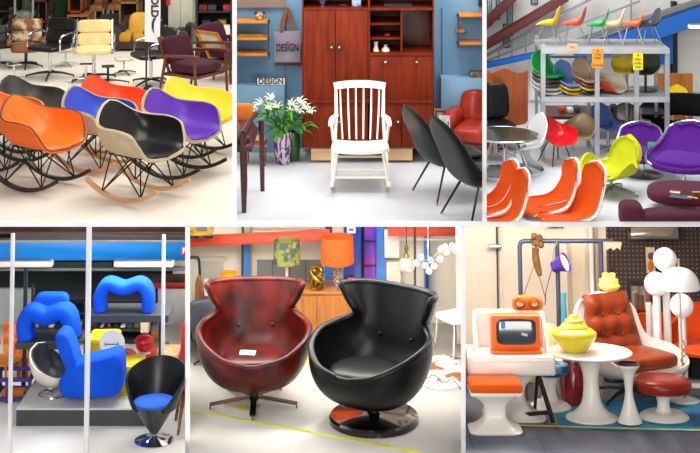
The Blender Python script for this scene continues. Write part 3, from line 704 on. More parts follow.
# plywood partition with a scalloped top
Yp = YF(150, ZT)
def scal():
    pts = [(486, 158), (486, 72)]
    for i in range(25):
        u = i/24; pts.append((486+42*u, 71.5-(2.2*math.cos((u-.45)*9)+.5 if u > .1 else 0)))
    pts += [(528, 158)]; q = [P(x, y, Yp) for x, y in pts]; return [(p.x, max(p.z, ZT)) for p in q]
o = MB().prism(scal(), Yp, Yp+.04, 'y').build('partition_screen', wood('#b65a1e', '#8f4013', st=(14, 14, 1.2), rough=.5, vs=2)); tag(o, 'orange brown wooden screen with a wavy top edge at the left', 'screen')
o = MB().qb(655, 74, 693, 120, YF(120, ZT), .05).build('wood_panel', wood('#c0752e', '#94521b', st=(14, 14, 1.2), rough=.5, vs=2)); tag(o, 'tall wood panel standing behind the yellow chair at right', 'panel')
# steel rack
t = thing('steel_rack', 'grey steel storage rack carrying shell chairs on two shelves', 'rack'); Yr = YF(160, ZT); RD = .46
k = Yr/FPX
for x in (543, 597, 636.5, 667):
    for dy in (0, RD):
        xx = P(x, 0, Yr).x; z1 = P(0, 44 if x == 543 else 51, Yr).z
        m = MB().box((xx, Yr+dy, (ZT+z1)/2), (.042 if dy == 0 else .026, .03, z1-ZT)); m.build('upright', mat('#b3b6ba', .4, metal=.5, var=.08), t)
for y, nm in ((50, 'top_shelf'), (98.5, 'middle_shelf')):
    a, b = P(541, y, Yr), P(669, y, Yr)
    MB().box(((a.x+b.x)/2, Yr+RD/2, a.z), (b.x-a.x, RD+.05, .035)).build('shelf_board', mat('#a4a7aa', .5, metal=.3, var=.1), t)
    MB().box(((a.x+b.x)/2, Yr-.025, a.z-.005), (b.x-a.x, .015, .046)).build('shelf_edge', mat('#c2c5c8', .4, metal=.5), t); MB().box(((a.x+b.x)/2, Yr+RD+.025, a.z-.005), (b.x-a.x, .015, .046)).build('shelf_edge', mat('#c2c5c8', .4, metal=.5), t)
a, b = P(543, 66, Yr), P(667, 66, Yr); MB().box(((a.x+b.x)/2, Yr+RD, a.z), (b.x-a.x, .02, .02)).build('cross_bar', GREY, t)
zt_, zm = P(0, 50, Yr).z+.018, P(0, 98.5, Yr).z+.018
# shell chairs
SC_C = [(.235, -.035), (.20, -.005), (.08, -.01), (-.08, -.015), (-.165, .02), (-.2, .12), (-.225, .25), (-.25, .38)]
SC_E = [(.235, .10, -.03), (.19, .2, .005), (.06, .23, .05), (-.08, .235, .075), (-.15, .225, .12), (-.195, .205, .2), (-.22, .18, .29), (-.245, .10, .375)]
def side(label, loc, rz, c, base='dowel', sc=1, inner=None, grp=None, h=.43, name='shell_chair', leg=None, pad=None):
    t = thing(name, label, 'chair', loc, R(rz), sc, grp)
    rows = [[p+Vector((0, 0, h)) for p in r] for r in shell(SC_C, SC_E, 16, 20, .75, 1.1)]
    MB().surf(rows, th=.014).build('shell', plastic(c), t, ang=70)
    if pad: MB().surf(rows, th=.012, off=.01).build('upholstery', fabric(pad), t, ang=70)
    legs(t, base, h, leg); return t
def legs(t, base, h, leg=None):
    leg = leg or STEEL
    if base == 'legs':
        for sx in (-1, 1):
            for sy in (-1, 1): MB().tube([(sx*.1, sy*.1, h-.02), (sx*.23-.02, sy*.21, 0)], [.012, .010], 7).build('leg', leg, t)
    elif base == 'disc':
        MB().cyl((0, 0, .02), (0, 0, h-.01), .025, n=12).build('column', leg, t); MB().lathe([(.22, 0), (.225, .012), (.2, .02), (.03, .035)], 28).build('disc_base', leg, t)
    elif base == 'post':
        MB().cyl((0, 0, .02), (0, 0, h-.01), .03, n=12).build('column', leg, t); star(MB(), 4, .3).build('star_base', leg, t)
    elif base == 'ring':
        MB().tube([(.24*cos(a), .24*sin(a), .02) for a in [2*pi*i/28 for i in range(28)]], 1, closed=True, prof=[(.02, .012), (.02, -.012), (-.02, -.012), (-.02, .012)], up=(0, 0, 1)).build('ring_base', CHROME, t)
        MB().tube(sm([(-.24, 0, .03), (-.1, 0, .12), (0, 0, h-.01)], 10), 1, prof=[(.012, .04), (.012, -.04), (-.012, -.04), (-.012, .04)], up=(0, 1, 0)).build('column', STEEL, t)
S3 = .66
for x, c, rz, lb in ((551, '#f2d21a', 160, 'yellow side chair standing first from the left on the rack top'), (577, '#e8562c', 160, 'orange red side chair on the rack top above the small peach note'), (601, '#1fae54', 162, 'green side chair on the rack top above the orange sign'), (617, '#f0d191', 165, 'cream side chair on the rack top between the green and orange ones'), (637, '#ee6a2a', 168, 'orange side chair on the rack top above the yellow sign'), (653, '#3c3f4c', 190, 'dark grey side chair last on the right of the rack top')):
    p = P(x, 50, Yr); side(lb, (p.x, Yr+.2, zt_), rz, c, 'legs', .45 if x < 580 else .42, grp='side chairs on top of the rack')
def stack(x, y, cols, labels, z, rz, sc, Yo=.16):
    p = P(x, y, Yr)
    for i, (c, lb) in enumerate(zip(cols, labels)):
        s = thing('seat_shell', lb, 'chair shell', (p.x, Yr+Yo, z+.075*sc*i+.05*sc), R(rz), sc, 'stacked seat shells')
        last = i == len(cols)-1
        rows = shell(SC_C, SC_E, 14, 18, .75, 1.1)
        if not last: rows = rows[:10]
        MB().surf(rows, th=.014).build('shell', plastic(c), s, ang=70)
        MB().tube(rimloop(rows), .012, 5, closed=True).build('rim', plastic(c), s)
stack(550, 98, ['#d5d3cb', '#c8c5bb', '#4c4a46', '#3d3b38', '#12a04a'], ['pale grey seat shell lowest in the stack under the green one', 'light grey seat shell second from the bottom under the green one', 'dark grey seat shell in the middle of the stack under the green one', 'charcoal seat shell directly under the green one', 'green seat shell topmost on the grey stack'], zm, -60, .52)
stack(572, 98, ['#c9a21e', '#e0b822', '#6f93d6'], ['mustard seat shell lowest under the blue one', 'yellow seat shell directly under the blue one', 'light blue seat shell topmost on two yellow ones'], zm, -60, .50)
stack(590, 98, ['#35363a', '#e2c52a', '#a8342a', '#b89f80'], ['black seat shell lowest under the beige one', 'yellow seat shell between black and red ones', 'red seat shell directly under the beige one', 'beige seat shell topmost on the red, yellow and black ones'], zm, -60, .48)
p = P(613, 97, Yr); t = thing('shell_armchair', 'cream armchair shell with red underside on the middle shelf', 'chair shell', (p.x, Yr+.25, zm+.02), R(-35), .5)
rows = shell(RAR_C, RAR_E, 22, 26, .62, 1.15); MB().surf(rows, th=.014).build('shell', plastic('#e8ddc4'), t, ang=60); MB().surf(rows, th=.016, off=-.016).build('underside', plastic('#c2452e'), t, ang=60)
p = P(632, 97, Yr); side('yellow side chair on the middle shelf behind the yellow sign', (p.x, Yr+.34, zm), -95, '#e3c32a', 'disc', .5, h=.36)
p = P(652, 97, Yr); side('dark green side chair on a pedestal at the right of the middle shelf', (p.x, Yr+.28, zm), -120, '#3f4c3a', 'disc', .5, h=.36, leg=BLACKM)
# paper signs
def sign(label, x0, y0, x1, y1, c, lines):
    t = thing('paper_sign', label, 'sign'); MB().qb(x0, y0, x1, y1, Yr-.05, .003).build('paper', mat(c, .8, var=.03), t)
    h = (y1-y0)
    for i, s_ in enumerate(lines): text(s_, .026 if len(s_) > 1 else .04, t, BK, P((x0+x1)/2, y0+h*(i+.7)/(len(lines)+.4), Yr-.052), ext=.0006, sx=.9)
sign('orange paper sign hanging from the rack top', 592, 48.5, 603.4, 68, '#f6a02c', ['4', 'STUK', 'STOEL', '', 'VINTAGE'])
sign('yellow paper sign hanging from the rack top', 633, 52.8, 643, 70, '#f7e01c', ['4', 'SHELL', 'STOEL', 'STUK'])
sign('small peach paper note at the left of the rack top', 567.6, 43.4, 577.6, 51, '#f3b78c', ['125,-'])
# chairs on the floor under and before the rack
def armshell(label, loc, rz, c, base, sc, leg=None, h=.40):
    t = thing('shell_armchair', label, 'chair', loc, R(rz), sc)
    rows = [[q+Vector((0, 0, h)) for q in r] for r in shell(RAR_C, RAR_E, 22, 26, .62, 1.15)]
    MB().surf(rows, th=.016).build('shell', plastic(c), t, ang=60); legs(t, base, h, leg); return t
armshell('bright red shell armchair on dark legs under the rack', TOPF(556, 163), -65, '#d9151f', 'legs', .52, BLACKM)
armshell('tan shell armchair standing right of the red one', TOPF(581, 155), -110, '#b3946a', 'legs', .48)
side('blue side chair on a pedestal under the rack', TOPF(608, 151), -60, '#4a74c4', 'post', .54)
side('brown side chair on a pedestal right of the blue one', TOPF(624, 149), -110, '#4b3120', 'post', .52)
side('bright yellow side chair before the tall wood panel', TOPF(679, 127), -95, '#f4d416', 'legs', .5)
side('white moulded chair on a chrome ring base', TOPF(523, 172), 200, '#f2f2f2', 'ring', .74, h=.32)
side('white chair behind the glass table with its back against the screen', TOPF(513, 150), -90, '#eef0f0', 'post', .56)
# round glass table, black swivel chair at the left
t = thing('glass_table', 'round smoked glass table on a chrome ring base', 'table', TOPF(505, 176), 0, .84)
MB().lathe([(.34, .42), (.345, .425), (.345, .435), (.34, .44)], 40).build('tabletop', mat('#3d3a2a', .25, var=.15, col2='#2a281e', vs=3, spec=.4), t)
MB().tube([(.346*cos(a), .346*sin(a), .43) for a in [2*pi*i/40 for i in range(40)]], .012, 6, closed=True).build('rim', CHROME, t)
MB().tube([(.27*cos(a), .27*sin(a), .025) for a in [2*pi*i/32 for i in range(32)]], 1, closed=True, prof=[(.025, .014), (.025, -.014), (-.025, -.014), (-.025, .014)], up=(0, 0, 1)).build('ring_base', CHROME, t)
for a in (0.4, 2.5, 4.6): MB().tube([(.27*cos(a), .27*sin(a), .04), (.12*cos(a), .12*sin(a), .42)], .018, 8).build('leg', CHROME, t)
t = thing('swivel_chair', 'black leather swivel chair at the left partition behind the table', 'chair', TOPF(494, 158), R(-75), .66)
MB().pillow((-.1, 0, .78), (.14, .5, .5), .45, .35, r=(0, R(-12), 0)).build('backrest', leather('#17171a', '#0e0e10', .35), t)
MB().pillow((.1, 0, .48), (.46, .48, .12), .5, .4).build('seat', leather('#17171a', '#0e0e10', .35), t)
MB().cyl((.05, 0, .05), (.05, 0, .44), .03).build('column', CHROME, t); star(MB(), 5, .3).build('star_base', CHROME, t)
MB().tube([(-.12, -.2, .6), (.0, -.26, .4), (.1, -.3, .05)], .02, 8).build('support', CHROME, t)
# cluttered low shelves and boxes behind the rack
t = thing('work_table', 'long dark table with clutter behind the steel rack', 'table'); Yt = YF(140, ZT); a, b = P(548, 118, Yt), P(662, 118, Yt)
MB().box(((a.x+b.x)/2, Yt+.25, a.z), (b.x-a.x, .5, .03)).build('tabletop', wood('#6b452c', '#47291a'), t)
for x in (a.x+.03, b.x-.03):
    for y in (.03, .47): MB().box((x, Yt+y, (ZT+a.z)/2), (.03, .03, a.z-ZT)).build('leg', BLACKM, t)
zt2 = a.z+.016
for i, (x, c, w, h, lb) in enumerate(((562, '#c43a2c', 5, 5, 'small red box on the dark table'), (570, '#e9e4da', 6, 4, 'small white box on the dark table'), (577, '#3c4e70', 5, 6, 'navy box on the dark table'), (604, '#9b9ea2', 7, 5, 'grey box on the dark table'), (614, '#1e1e20', 6, 7, 'black box on the dark table'), (624, '#d7d2c6', 6, 4, 'cream box on the dark table'), (633, '#4a2e22', 7, 6, 'brown box on the dark table'), (645, '#202225', 8, 5, 'wide black box on the dark table'), (655, '#7d2a26', 5, 5, 'maroon box at the right end of the dark table'))):
    kk = Yt/FPX; xx = P(x, 0, Yt+.2).x; o = MB().box((0, 0, h*kk/2), (w*kk, .12, h*kk), bev=.006).build('storage_box', mat(c, .6), loc=(xx, Yt+.2, zt2)); tag(o, lb, 'box', 'boxes on the table behind the rack')
t = thing('metal_trolley', 'dark wire trolley with red and white goods right of the rack', 'trolley'); Yt = YF(150, ZT)
for y in (114, 128, 142): MB().qb(641, y, 668, y+1.4, Yt, .3).build('shelf_board', BLACKM, t)
for x in (641, 667):
    for d in (0, .28): MB().qb(x-.6, 108, x+.6, 150, Yt+d, .02).build('upright', STEEL, t)
for i, (x, y, c, lb) in enumerate(((647, 128, '#d9dadc', 'white carton on the upper board of the wire trolley'), (660, 128, '#b8263c', 'red carton on the upper board of the wire trolley'), (649, 142, '#2c2c30', 'black carton on the lower board of the wire trolley'), (661, 142, '#a6324a', 'crimson carton on the lower board of the wire trolley'))):
    o = MB().qb(x-4.5, y-7, x+4.5, y-.3, Yt+.06, .16, bev=.006).build('carton', mat(c, .6)); tag(o, lb, 'carton')
# black ribbon chair
t = thing('ribbon_chair', 'big black ribbon-shaped lounge chair at the right edge', 'lounge chair', TOPF(693, 148), R(-115), .74); rb = mat('#0d0e12', .9, bump=.2, bs=160, spec=.15)
loop = sm([(.18, -.52, .30), (.34, -.3, .27), (.36, 0, .26), (.34, .3, .27), (.18, .52, .32), (-.1, .56, .42), (-.28, .34, .48), (-.36, 0, .48), (-.28, -.34, .48), (-.1, -.56, .42)], 44, True)
MB().tube(loop, 1, closed=True, prof=sq(.05, .15), up=(1, 0, .6)).build('ribbon_seat', rb, t, ang=75)
MB().pillow((.08, 0, .27), (.55, .6, .12), .5, .4).build('seat_pad', rb, t)
MB().box((0, 0, .04), (.5, .4, .05), bev=.01).build('base', wood('#3a2a20', '#241812'), t); MB().cyl((0, 0, .05), (0, 0, .25), .04).build('column', CHROME, t)
# swan chair
t = thing('swan_chair', 'lime yellow swan-shaped swivel chair on a four-star base', 'lounge chair', TOPF(611, 193), R(-142), .65); ly = fabric('#c9cc1e', .07)
C = [(.33, .23), (.26, .245), (.12, .235), (-.04, .23), (-.18, .26), (-.26, .36), (-.31, .52), (-.36, .70)]
E = [(.33, .18, .24), (.27, .29, .30), (.15, .345, .42), (.02, .345, .46), (-.12, .29, .36), (-.22, .25, .38), (-.29, .27, .52), (-.35, .25, .70)]
MB().surf(shell(C, E, 28, 44, .85, 1.2, top=.24, front=.14, pw=2.2), th=.04, off=.02).build('shell', ly, t, ang=80)
MB().cyl((0, 0, .03), (0, 0, .22), .024).build('column', STEEL, t)
star(MB(), 4, .36, ph=.35, w=.03).build('star_base', mat('#a9abad', .3, metal=.8), t)
o = MB().box((0, 0, 0), (.07, .05, .004), r=(0, 0, .5)).build('price_tag', mat('#4be07a', .7), loc=at(600, 170, ZT+.23)); tag(o, 'small green tag lying on the lime chair seat', 'tag')
# purple chairs on disc bases
def purple(label, px, py, rz, sc):
    t = thing('tub_chair', label, 'chair', TOPF(px, py), R(rz), sc, 'purple upholstered tub chairs'); pp = fabric('#5b1f8c', .1)
    C = [(.30, .24), (.24, .26), (.08, .245), (-.08, .24), (-.19, .28), (-.26, .38), (-.31, .50), (-.34, .60)]
    E = [(.29, .15, .24), (.23, .29, .27), (.1, .345, .32), (-.05, .345, .35), (-.16, .31, .39), (-.24, .27, .46), (-.29, .23, .54), (-.33, .12, .605)]
    rows = shell(C, E, 24, 28, .75, 1.2)
    MB().surf(rows, th=.03, off=.03).build('upholstery', pp, t, ang=75); MB().surf(rows, th=.014, off=-.006).build('shell', mat('#8f8a98', .35, metal=.5, col2='#5a4f6e', vs=3, stretch=(1, 12, 12)), t, ang=75)
    MB().pillow((.05, 0, .29), (.5, .5, .09), .6, .5).build('seat_cushion', pp, t)
    full = rimloop(rows)
    MB().tube(full, .011, 6, closed=True).build('rim', CHROME, t)
    MB().cyl((0, 0, .02), (0, 0, .22), .022).build('column', CHROME, t); MB().lathe([(.24, 0), (.245, .012), (.22, .02), (.03, .035)], 32).build('disc_base', mat('#8d8f92', .25, metal=.8), t); return t
purple('purple tub chair on a grey disc base directly behind the lime chair', 643, 175, -95, .70)
purple('purple tub chair with ribbed shell at the right edge', 684, 188, -120, .86)
for px, py, z in ((648, 146, .47),): 
    o = MB().box((0, 0, 0), (.07, .005, .05)).build('price_tag', mat('#4be07a', .7), loc=P(652, 145, YF(175, ZT)-.14)); tag(o, 'small green tag on the purple chair behind the lime one', 'tag')
# maroon seats in the foreground
mr = fabric('#5a2438', .12)
t = thing('upholstered_footrest', 'wide maroon seat cushion with papers on it, front right corner', 'seat', TOPF(692, 210), R(-12), 1)
MB().pillow((0, 0, .13), (.72, .5, .13), .6, .7).build('cushion', mr, t)
MB().lathe([(.16, 0), (.16, .01), (.03, .03), (.03, .09)], 20).build('pedestal', STEEL, t)
zc = ZT+.192
o = MB().box((0, 0, 0), (.17, .10, .003), r=(0, 0, -.35)).build('leaflet', mat('#3b4356', .6, col2='#56607a', vs=8), loc=at(681, 196.5, zc)); tag(o, 'slate coloured leaflet on the maroon cushion', 'paper')
o = MB().box((0, 0, 0), (.08, .06, .004), r=(0, 0, -.35)).build('photo_card', mat('#e8832c', .6, col2='#f4efe6', vs=14, thr=(.45, .6)), loc=at(675, 192, zc+.006)); tag(o, 'orange and white card on the maroon cushion', 'card')
for i, (x, y, r, lb) in enumerate(((692.5, 197.5, -.55, 'yellow pencil lying on the leaflet'), (697, 192, 0, 'second yellow pencil at the right edge, further back'))):
    o = MB().cyl((-.04, 0, 0), (.04, 0, 0), .0055, n=6).build('pencil', mat('#f0c020', .4), loc=at(x, y, zc+.01), rz=r); tag(o, lb, 'pencil')
t = thing('easy_chair', 'maroon upholstered lounge seat with rounded back cut by the room front', 'lounge chair', TOPF(666, 223), R(0), .95)
MB().pillow((-.29, 0, .08), (.19, .26, .20), .6, .6).build('backrest', mr, t)
MB().pillow((.16, -.02, .05), (.78, .26, .14), .55, .5).build('seat', mr, t)
# orange chairs, white edged, front left
def orange(label, px, py, rz, sc, z):
    t = thing('upholstered_shell_chair', label, 'chair', TOPF(px, py, z), R(rz), sc, 'orange upholstered shell chairs with white edges')
    C = [(.26, .0), (.22, .02), (.08, .005), (-.06, .0), (-.15, .05), (-.2, .15), (-.235, .29), (-.26, .42)]
    E = [(.25, .13, .0), (.2, .225, .02), (.06, .24, .04), (-.07, .215, .06), (-.14, .18, .11), (-.19, .155, .2), (-.225, .14, .31), (-.255, .12, .425)]
    rows = shell(C, E, 18, 36, .75, 1.2, top=.15, front=.1, pw=2.4)
    MB().surf(rows, th=.02, off=.013).build('upholstery', fabric('#e8590c', .06), t, ang=75); MB().surf(rows, th=.014, off=-.004).build('shell', plastic('#f5f3ee'), t, ang=75)
    full = rimloop(rows)
    MB().tube(full, .006, 6, closed=True).build('rim', plastic('#f5f3ee'), t)
    MB().cyl((0, 0, -z/sc), (0, 0, -.02), .03).build('column', STEEL, t); return t
orange('orange shell chair in the middle of the front four, seat facing left', 547, 212, 195, .92, .03)
orange('orange shell chair with tall back, right of the front four', 571, 221, 205, .98, .03)
orange('orange shell chair at the left partition, further back', 487, 214, 200, .92, .03)
orange('orange shell chair at the left partition, nearest the front', 497, 223, 200, .92, .02)
# ================================================================ room 4: blue seating on a dark stand, cone chair
fl4 = mat('#d9d6d0', rough=.45, var=.06, vs=1.8)
room(4, fl4, mat('#20282a', rough=.85, var=.2, vs=3))
YW = YB[4]; Yb = YW-.3
def beam(name, x0, y0, x1, y1, m, Y=None, d=.1):
    return struct(MB().qb(x0, y0, x1, y1, Y or Yb, d).build(name, m))
beam('wall_beam_brown', -40, 222, 186, 234, mat('#4a3530', .7, var=.3, vs=9)); beam('wall_beam_grey', 14, 234, 186, 240.5, mat('#5c5a5e', .6), Yb-.02)
beam('wall_beam_rust', -40, 232.4, 186, 233.8, mat('#8a4a3c', .6), Yb-.03); beam('wall_beam_pale', -40, 240.3, 186, 243, mat('#b5aea6', .6), Yb-.03)
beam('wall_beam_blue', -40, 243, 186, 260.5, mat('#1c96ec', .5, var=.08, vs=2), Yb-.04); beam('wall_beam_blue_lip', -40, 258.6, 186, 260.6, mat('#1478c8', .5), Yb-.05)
beam('wall_rail_grey', -40, 268.6, 186, 271, mat('#8c8f8c', .5), Yb-.02); beam('wall_beam_green', 52, 262, 112, 268, mat('#22332f', .6), Yb-.01)
beam('wall_panel_pale', 158, 286, 186, 345, mat('#b9b6b2', .8, var=.08), YW-.05, .05); beam('wall_strip_red', 152, 283, 186, 288.5, mat('#b0241f', .6), YW-.07, .03)
beam('wall_strip_brown', 140, 274, 186, 283, mat('#4d4636', .7, col2='#25241f', vs=12), YW-.06, .03); beam('wall_panel_light', -40, 289, 33, 345, mat('#b9bbb9', .8, var=.1), YW-.05, .05)
for a, b in ((-20, 52), (113.5, 173.5)):
    t = thing('tube_light', 'white strip light under the blue beam, %s of the two' % ('left' if a < 0 else 'right'), 'light', group='strip lights under the blue beam')
    MB().qb(a, 262, b, 267.6, Yb-.14, .1, bev=.012).build('diffuser', mat('#f4efe4', .4, emit=.25), t); MB().qb(a+2, 260.6, b-2, 262.4, Yb-.12, .06).build('housing', GREY, t)
t = thing('parking_sign', 'red square sign with a white P on the blue beam', 'sign')
MB().qb(181, 247, 190, 255, Yb-.06, .01).build('plate', mat('#e02a3c', .5), t); text('P', .075, t, mat('#ffffff', .5), P(184.2, 251, Yb-.063), bold=.002)
# dark display stand
t = thing('display_stand', 'dark grey display stand with white posts and two dark shelves', 'display stand'); Ys = YF(426, 0); SD = 1.15; DG = mat('#3f4345', .55, var=.08)
MB().qb(16.4, 410, 156, 426, Ys, SD).build('plinth', DG, t)
a, b = P(16.4, 410, Ys), P(156, 410, Ys); zp = a.z
MB().box(((a.x+b.x)/2, Ys+SD/2, zp+.006), (b.x-a.x, SD, .012)).build('plinth_top', mat('#dedad2', .35), t); zp += .012
PW = mat('#eeecee', .35)
for x, y0, Y, w in ((13, 233.5, OY(10.985), 1.7), (89.2, 224, OY(10.985), 2.3), (163.8, 235, OY(11.75), 1.6)):
    p = P(x, y0, Y); k = Y/FPX; MB().box((p.x, Y, p.z/2), (2*w*k, .04, p.z), bev=.004).build('post', PW, t)
def shelf4(x0, x1, y0, y1, d=.36):
    MB().qb(x0, y0, x1, y1, Ys+.46, d).build('shelf_board', DG, t); return P(0, y0, Ys+.46).z
zL = shelf4(15, 78, 343.5, 349.5); zR = shelf4(88, 168.5, 315.5, 322.5)
DGp = mat('#26292b', .5)
for x, z1 in ((32.5, 1.02), (74, zL), (92, zR), (165, zR)):
    p = P(x, 300, Ys+SD-.03); MB().box((p.x, Ys+.84, z1/2), (.03, .03, z1)).build('support_post', DGp, t)
BL = mat('#0b5df0', rough=.85, var=.06, vs=3, bump=.15, bs=160, spec=.25, col2='#0a4fd8')
def sq(a, b, n=20, e=.6):
    return [(a*math.copysign(abs(cos(2*pi*i/n))**e, cos(2*pi*i/n)), b*math.copysign(abs(sin(2*pi*i/n))**e, sin(2*pi*i/n))) for i in range(n)]
def arch(par, pts, Y, a, b, nm):
    MB().tube(sm([P(x, y, Y) for x, y in pts], 40), 1, prof=sq(a, b), up=(0, 1, 0)).build(nm, par, None) if 0 else None
t = thing('tube_armchair', 'blue armchair of one bent tube with a headrest, on the left dark shelf', 'armchair'); Yc = Ys+.62
oL = .0
MB().tube(sm([P(27, 337, Yc), P(26, 322, Yc), P(33, 311.5, Yc), P(47, 315.5, Yc), P(62, 311, Yc), P(69.5, 317, Yc), P(72.5, 336, Yc)], 44), 1, prof=sq(.12, .070), up=(0, 1, 0)).build('body', BL, t)
MB().pillow(P(52, 303.5, Yc+.1), (.285, .13, .19), .5, .35).build('headrest', BL, t)
MB().pillow(P(49, 316, Yc+.1), (.3, .2, .05), .7, .6).build('seat', BL, t)
t = thing('arch_stool', 'blue arch-shaped upholstered seat on the right dark shelf', 'seat'); Yc = Ys+.62
MB().tube(sm([P(101, 309, Yc), P(100.5, 296, Yc), P(108, 283.5, Yc), P(124, 287.5, Yc), P(140, 283.5, Yc), P(148, 292, Yc), P(148.5, 309, Yc)], 44), 1, prof=sq(.11, .052), up=(0, 1, 0)).build('body', BL, t)
def puffy(mb, out, Y, d, rim=.1, n=9, k=4):
    c = Vector((sum(p[0] for p in out)/len(out), sum(p[1] for p in out)/len(out))); rows = []
    o = sm([(p[0], p[1], 0) for p in out], 40, True)
    for i in range(n+1):
        u = -1+2*i/n; s = (1-rim*abs(u)**k) if abs(u) < 1 else 1-rim*1.35
        rows.append([P(c.x+(p.x-c.x)*s, c.y+(p.y-c.y)*s, Y) + Vector((0, d*(u+1)/2, 0)) for p in o])
    vs = [p for r in rows for p in r]; m = len(o); fs = []
    for i in range(n):
        for a in range(m): b = (a+1) % m; fs.append((i*m+a, i*m+b, (i+1)*m+b, (i+1)*m+a))
    fs += [tuple(range(m)), tuple(n*m+a for a in range(m-1, -1, -1))]
    return mb.add(vs, fs)
t = thing('lounge_chair', 'blue block lounge chair with a slanted back, standing on the plinth', 'lounge chair'); Yc = Ys+.03
puffy(MB(), [(57, 386), (62, 376), (71, 367), (86, 362), (104, 358), (116, 354.5), (121, 361), (122, 380), (119, 395), (108, 399), (86, 400), (66, 400), (59, 396)], Yc, .30).build('seat_block', BL, t, ang=80)
puffy(MB(), [(54, 340), (58, 334), (65, 335), (69, 342), (74, 356), (78, 372), (73, 379), (67, 374), (60, 358)], Yc+.02, .27).build('backrest', BL, t, ang=80)
t = thing('shell_lounge_chair', 'cream shell lounge chair with charcoal pads on a chrome ring base', 'lounge chair', FL(50, 400, zp, 0)+Vector((0, .12, 0)), R(-20), .42)
C = [(.36, .46), (.30, .34), (.15, .26), (-.05, .25), (-.22, .33), (-.33, .52), (-.37, .74), (-.36, .95)]
E = [(.35, .12, .46), (.31, .32, .46), (.15, .42, .52), (-.05, .43, .60), (-.18, .40, .68), (-.28, .34, .78), (-.34, .24, .90), (-.355, .08, .955)]
rw = shell(C, E, 22, 28, .85, 1.1); MB().surf(rw, th=.03, off=-.01).build('shell', plastic('#e9e2d2'), t, ang=75); MB().surf(rw[6:], th=.03, off=.03).build('pad', leather('#33363a', '#222428', .4), t, ang=75)
MB().tube([(.27*cos(a), .27*sin(a), .02) for a in [2*pi*i/28 for i in range(28)]], .02, 8, closed=True).build('ring_base', CHROME, t); MB().cyl((-.05, 0, .02), (-.05, 0, .26), .05).build('column', CHROME, t); MB().bar((-.27, 0, .02), (.27, 0, .02), .06, .02).build('base_bar', CHROME, t)
# yellow and red pieces behind
YE = mat('#f2d40a', .6, var=.05)
t = thing('block_seat', 'yellow block seat beside the blue lounge chair on the plinth', 'seat'); Yc = Ys+.62
MB().qb(113, 369, 141, 402, Yc-.32, .3, bev=.03).build('base', YE, t); MB().qb(113, 366, 141, 373, Yc-.34, .32, bev=.03).build('cushion', YE, t)
t = thing('block_seat', 'yellow block seat behind the blue lounge chair under the white disc', 'seat'); Yc = Ys+.82
MB().qb(86, 342, 116, 384, Yc, .3, bev=.03).build('base', YE, t); MB().qb(86, 339.5, 116, 346, Yc-.02, .32, bev=.03).build('cushion', YE, t)
t = thing('disc_lamp', 'white round disc lamp with a dark bar mark above the yellow seat', 'lamp'); p = P(112.4, 342.5, Ys+.74)
MB().lathe([(.0, 0), (.1, 0), (.108, .01), (.1, .03), (0, .035)], 40, M=Matrix.Rotation(pi/2, 3, 'X')).xf(Matrix.Translation(p)).build('disc', mat('#f6f5f2', .4, emit=.3), t)
m = MB(); m.box(p+Vector((0, -.04, -.002)), (.11, .006, .006))
for s in (-1, 1): m.box(p+Vector((s*.055, -.04, -.002)), (.006, .006, .03))
m.build('bar_mark', BK, t); MB().cyl(p+Vector((0, .01, -.1)), p+Vector((0, .01, -.2)), .02).build('foot', WHITEP, t)
t = thing('wire_chair', 'red round-backed chair with a white wire hoop behind the cone chair', 'chair'); p = P(127, 360, Ys+.62); RD_ = plastic('#d41822')
MB().lathe([(0, -.02), (.085, -.01), (.095, .005), (.085, .02), (0, .022)], 30, M=Matrix.Rotation(R(72), 3, 'X')).xf(Matrix.Translation(p)).build('backrest', RD_, t)
MB().pillow(p+Vector((0, -.08, -.09)), (.19, .19, .05), .7, .8).build('seat', RD_, t)
MB().tube([p+Vector((.055+.045*cos(a), -.14, -.06+.075*sin(a))) for a in [2*pi*i/24 for i in range(24)]], .006, 6, closed=True).build('hoop', WHITEP, t)
for s in (-1, 1): MB().cyl(p+Vector((s*.08, -.08, -.1)), (p.x+s*.1, p.y-.08, zp), .007).build('leg', WHITEP, t)
t = thing('red_cabinet', 'low glossy red cabinet under the red lamp', 'cabinet'); MB().qb(137, 357, 154, 398, Ys+.66, .24, bev=.01).build('body', RD_, t); MB().qb(138.5, 360, 152.5, 372, Ys+.652, .01).build('door', plastic('#b5121c'), t)
p = P(144, 354, Ys+.76); t = thing('mushroom_lamp', 'glossy red dome lamp with a white stem on the red cabinet', 'lamp', p)
MB().lathe([(.06, 0), (.055, .008), (.012, .014), (.012, .12)], 20).build('stem', WHITEP, t); MB().lathe([(.075, .10), (.082, .105), (.078, .125), (.055, .15), (.012, .165), (.008, .18)], 26).build('lamp_shade', RD_, t); MB().lathe([(.05, .03), (.07, .06), (.068, .09), (.05, .1)], 22).build('lower_shade', RD_, t)
# cone chair in front
t = thing('cone_chair', 'black cone-shaped chair with a round blue cushion on a chrome foot', 'chair', FL(154, 441, 0), R(-98), 1.0)
bk = leather('#1c1e20', '#101112', .3)
ZS, RS = .29, .165
cone = [[(Vector((r*cos(a), r*sin(a), z))) for a in [2*pi*i/36 for i in range(37)]] for r, z in ((.022, .06), (.06, .12), (.11, .2), (RS, ZS))]
MB().surf(cone, th=.012, off=.006).build('cone', mat('#44484b', .35, var=.2, metal=.35, vs=9), t, ang=80)
rows = []
for j in range(13):
    v = j/12; row = []
    for i in range(37):
        a = -pi*.80+pi*1.60*i/36+pi
        hh = .27*(max(0, cos((a-pi)*.62)))**.75
        rr = RS+.03*v+.055*v*abs(cos((a-pi)/2)); row.append(Vector((rr*cos(a)*1.0-.04*v*v, rr*sin(a), ZS-.03+(hh+.03)*v)))
    rows.append(row)
MB().surf(rows, th=.022, off=.01).build('backrest', bk, t, ang=80)
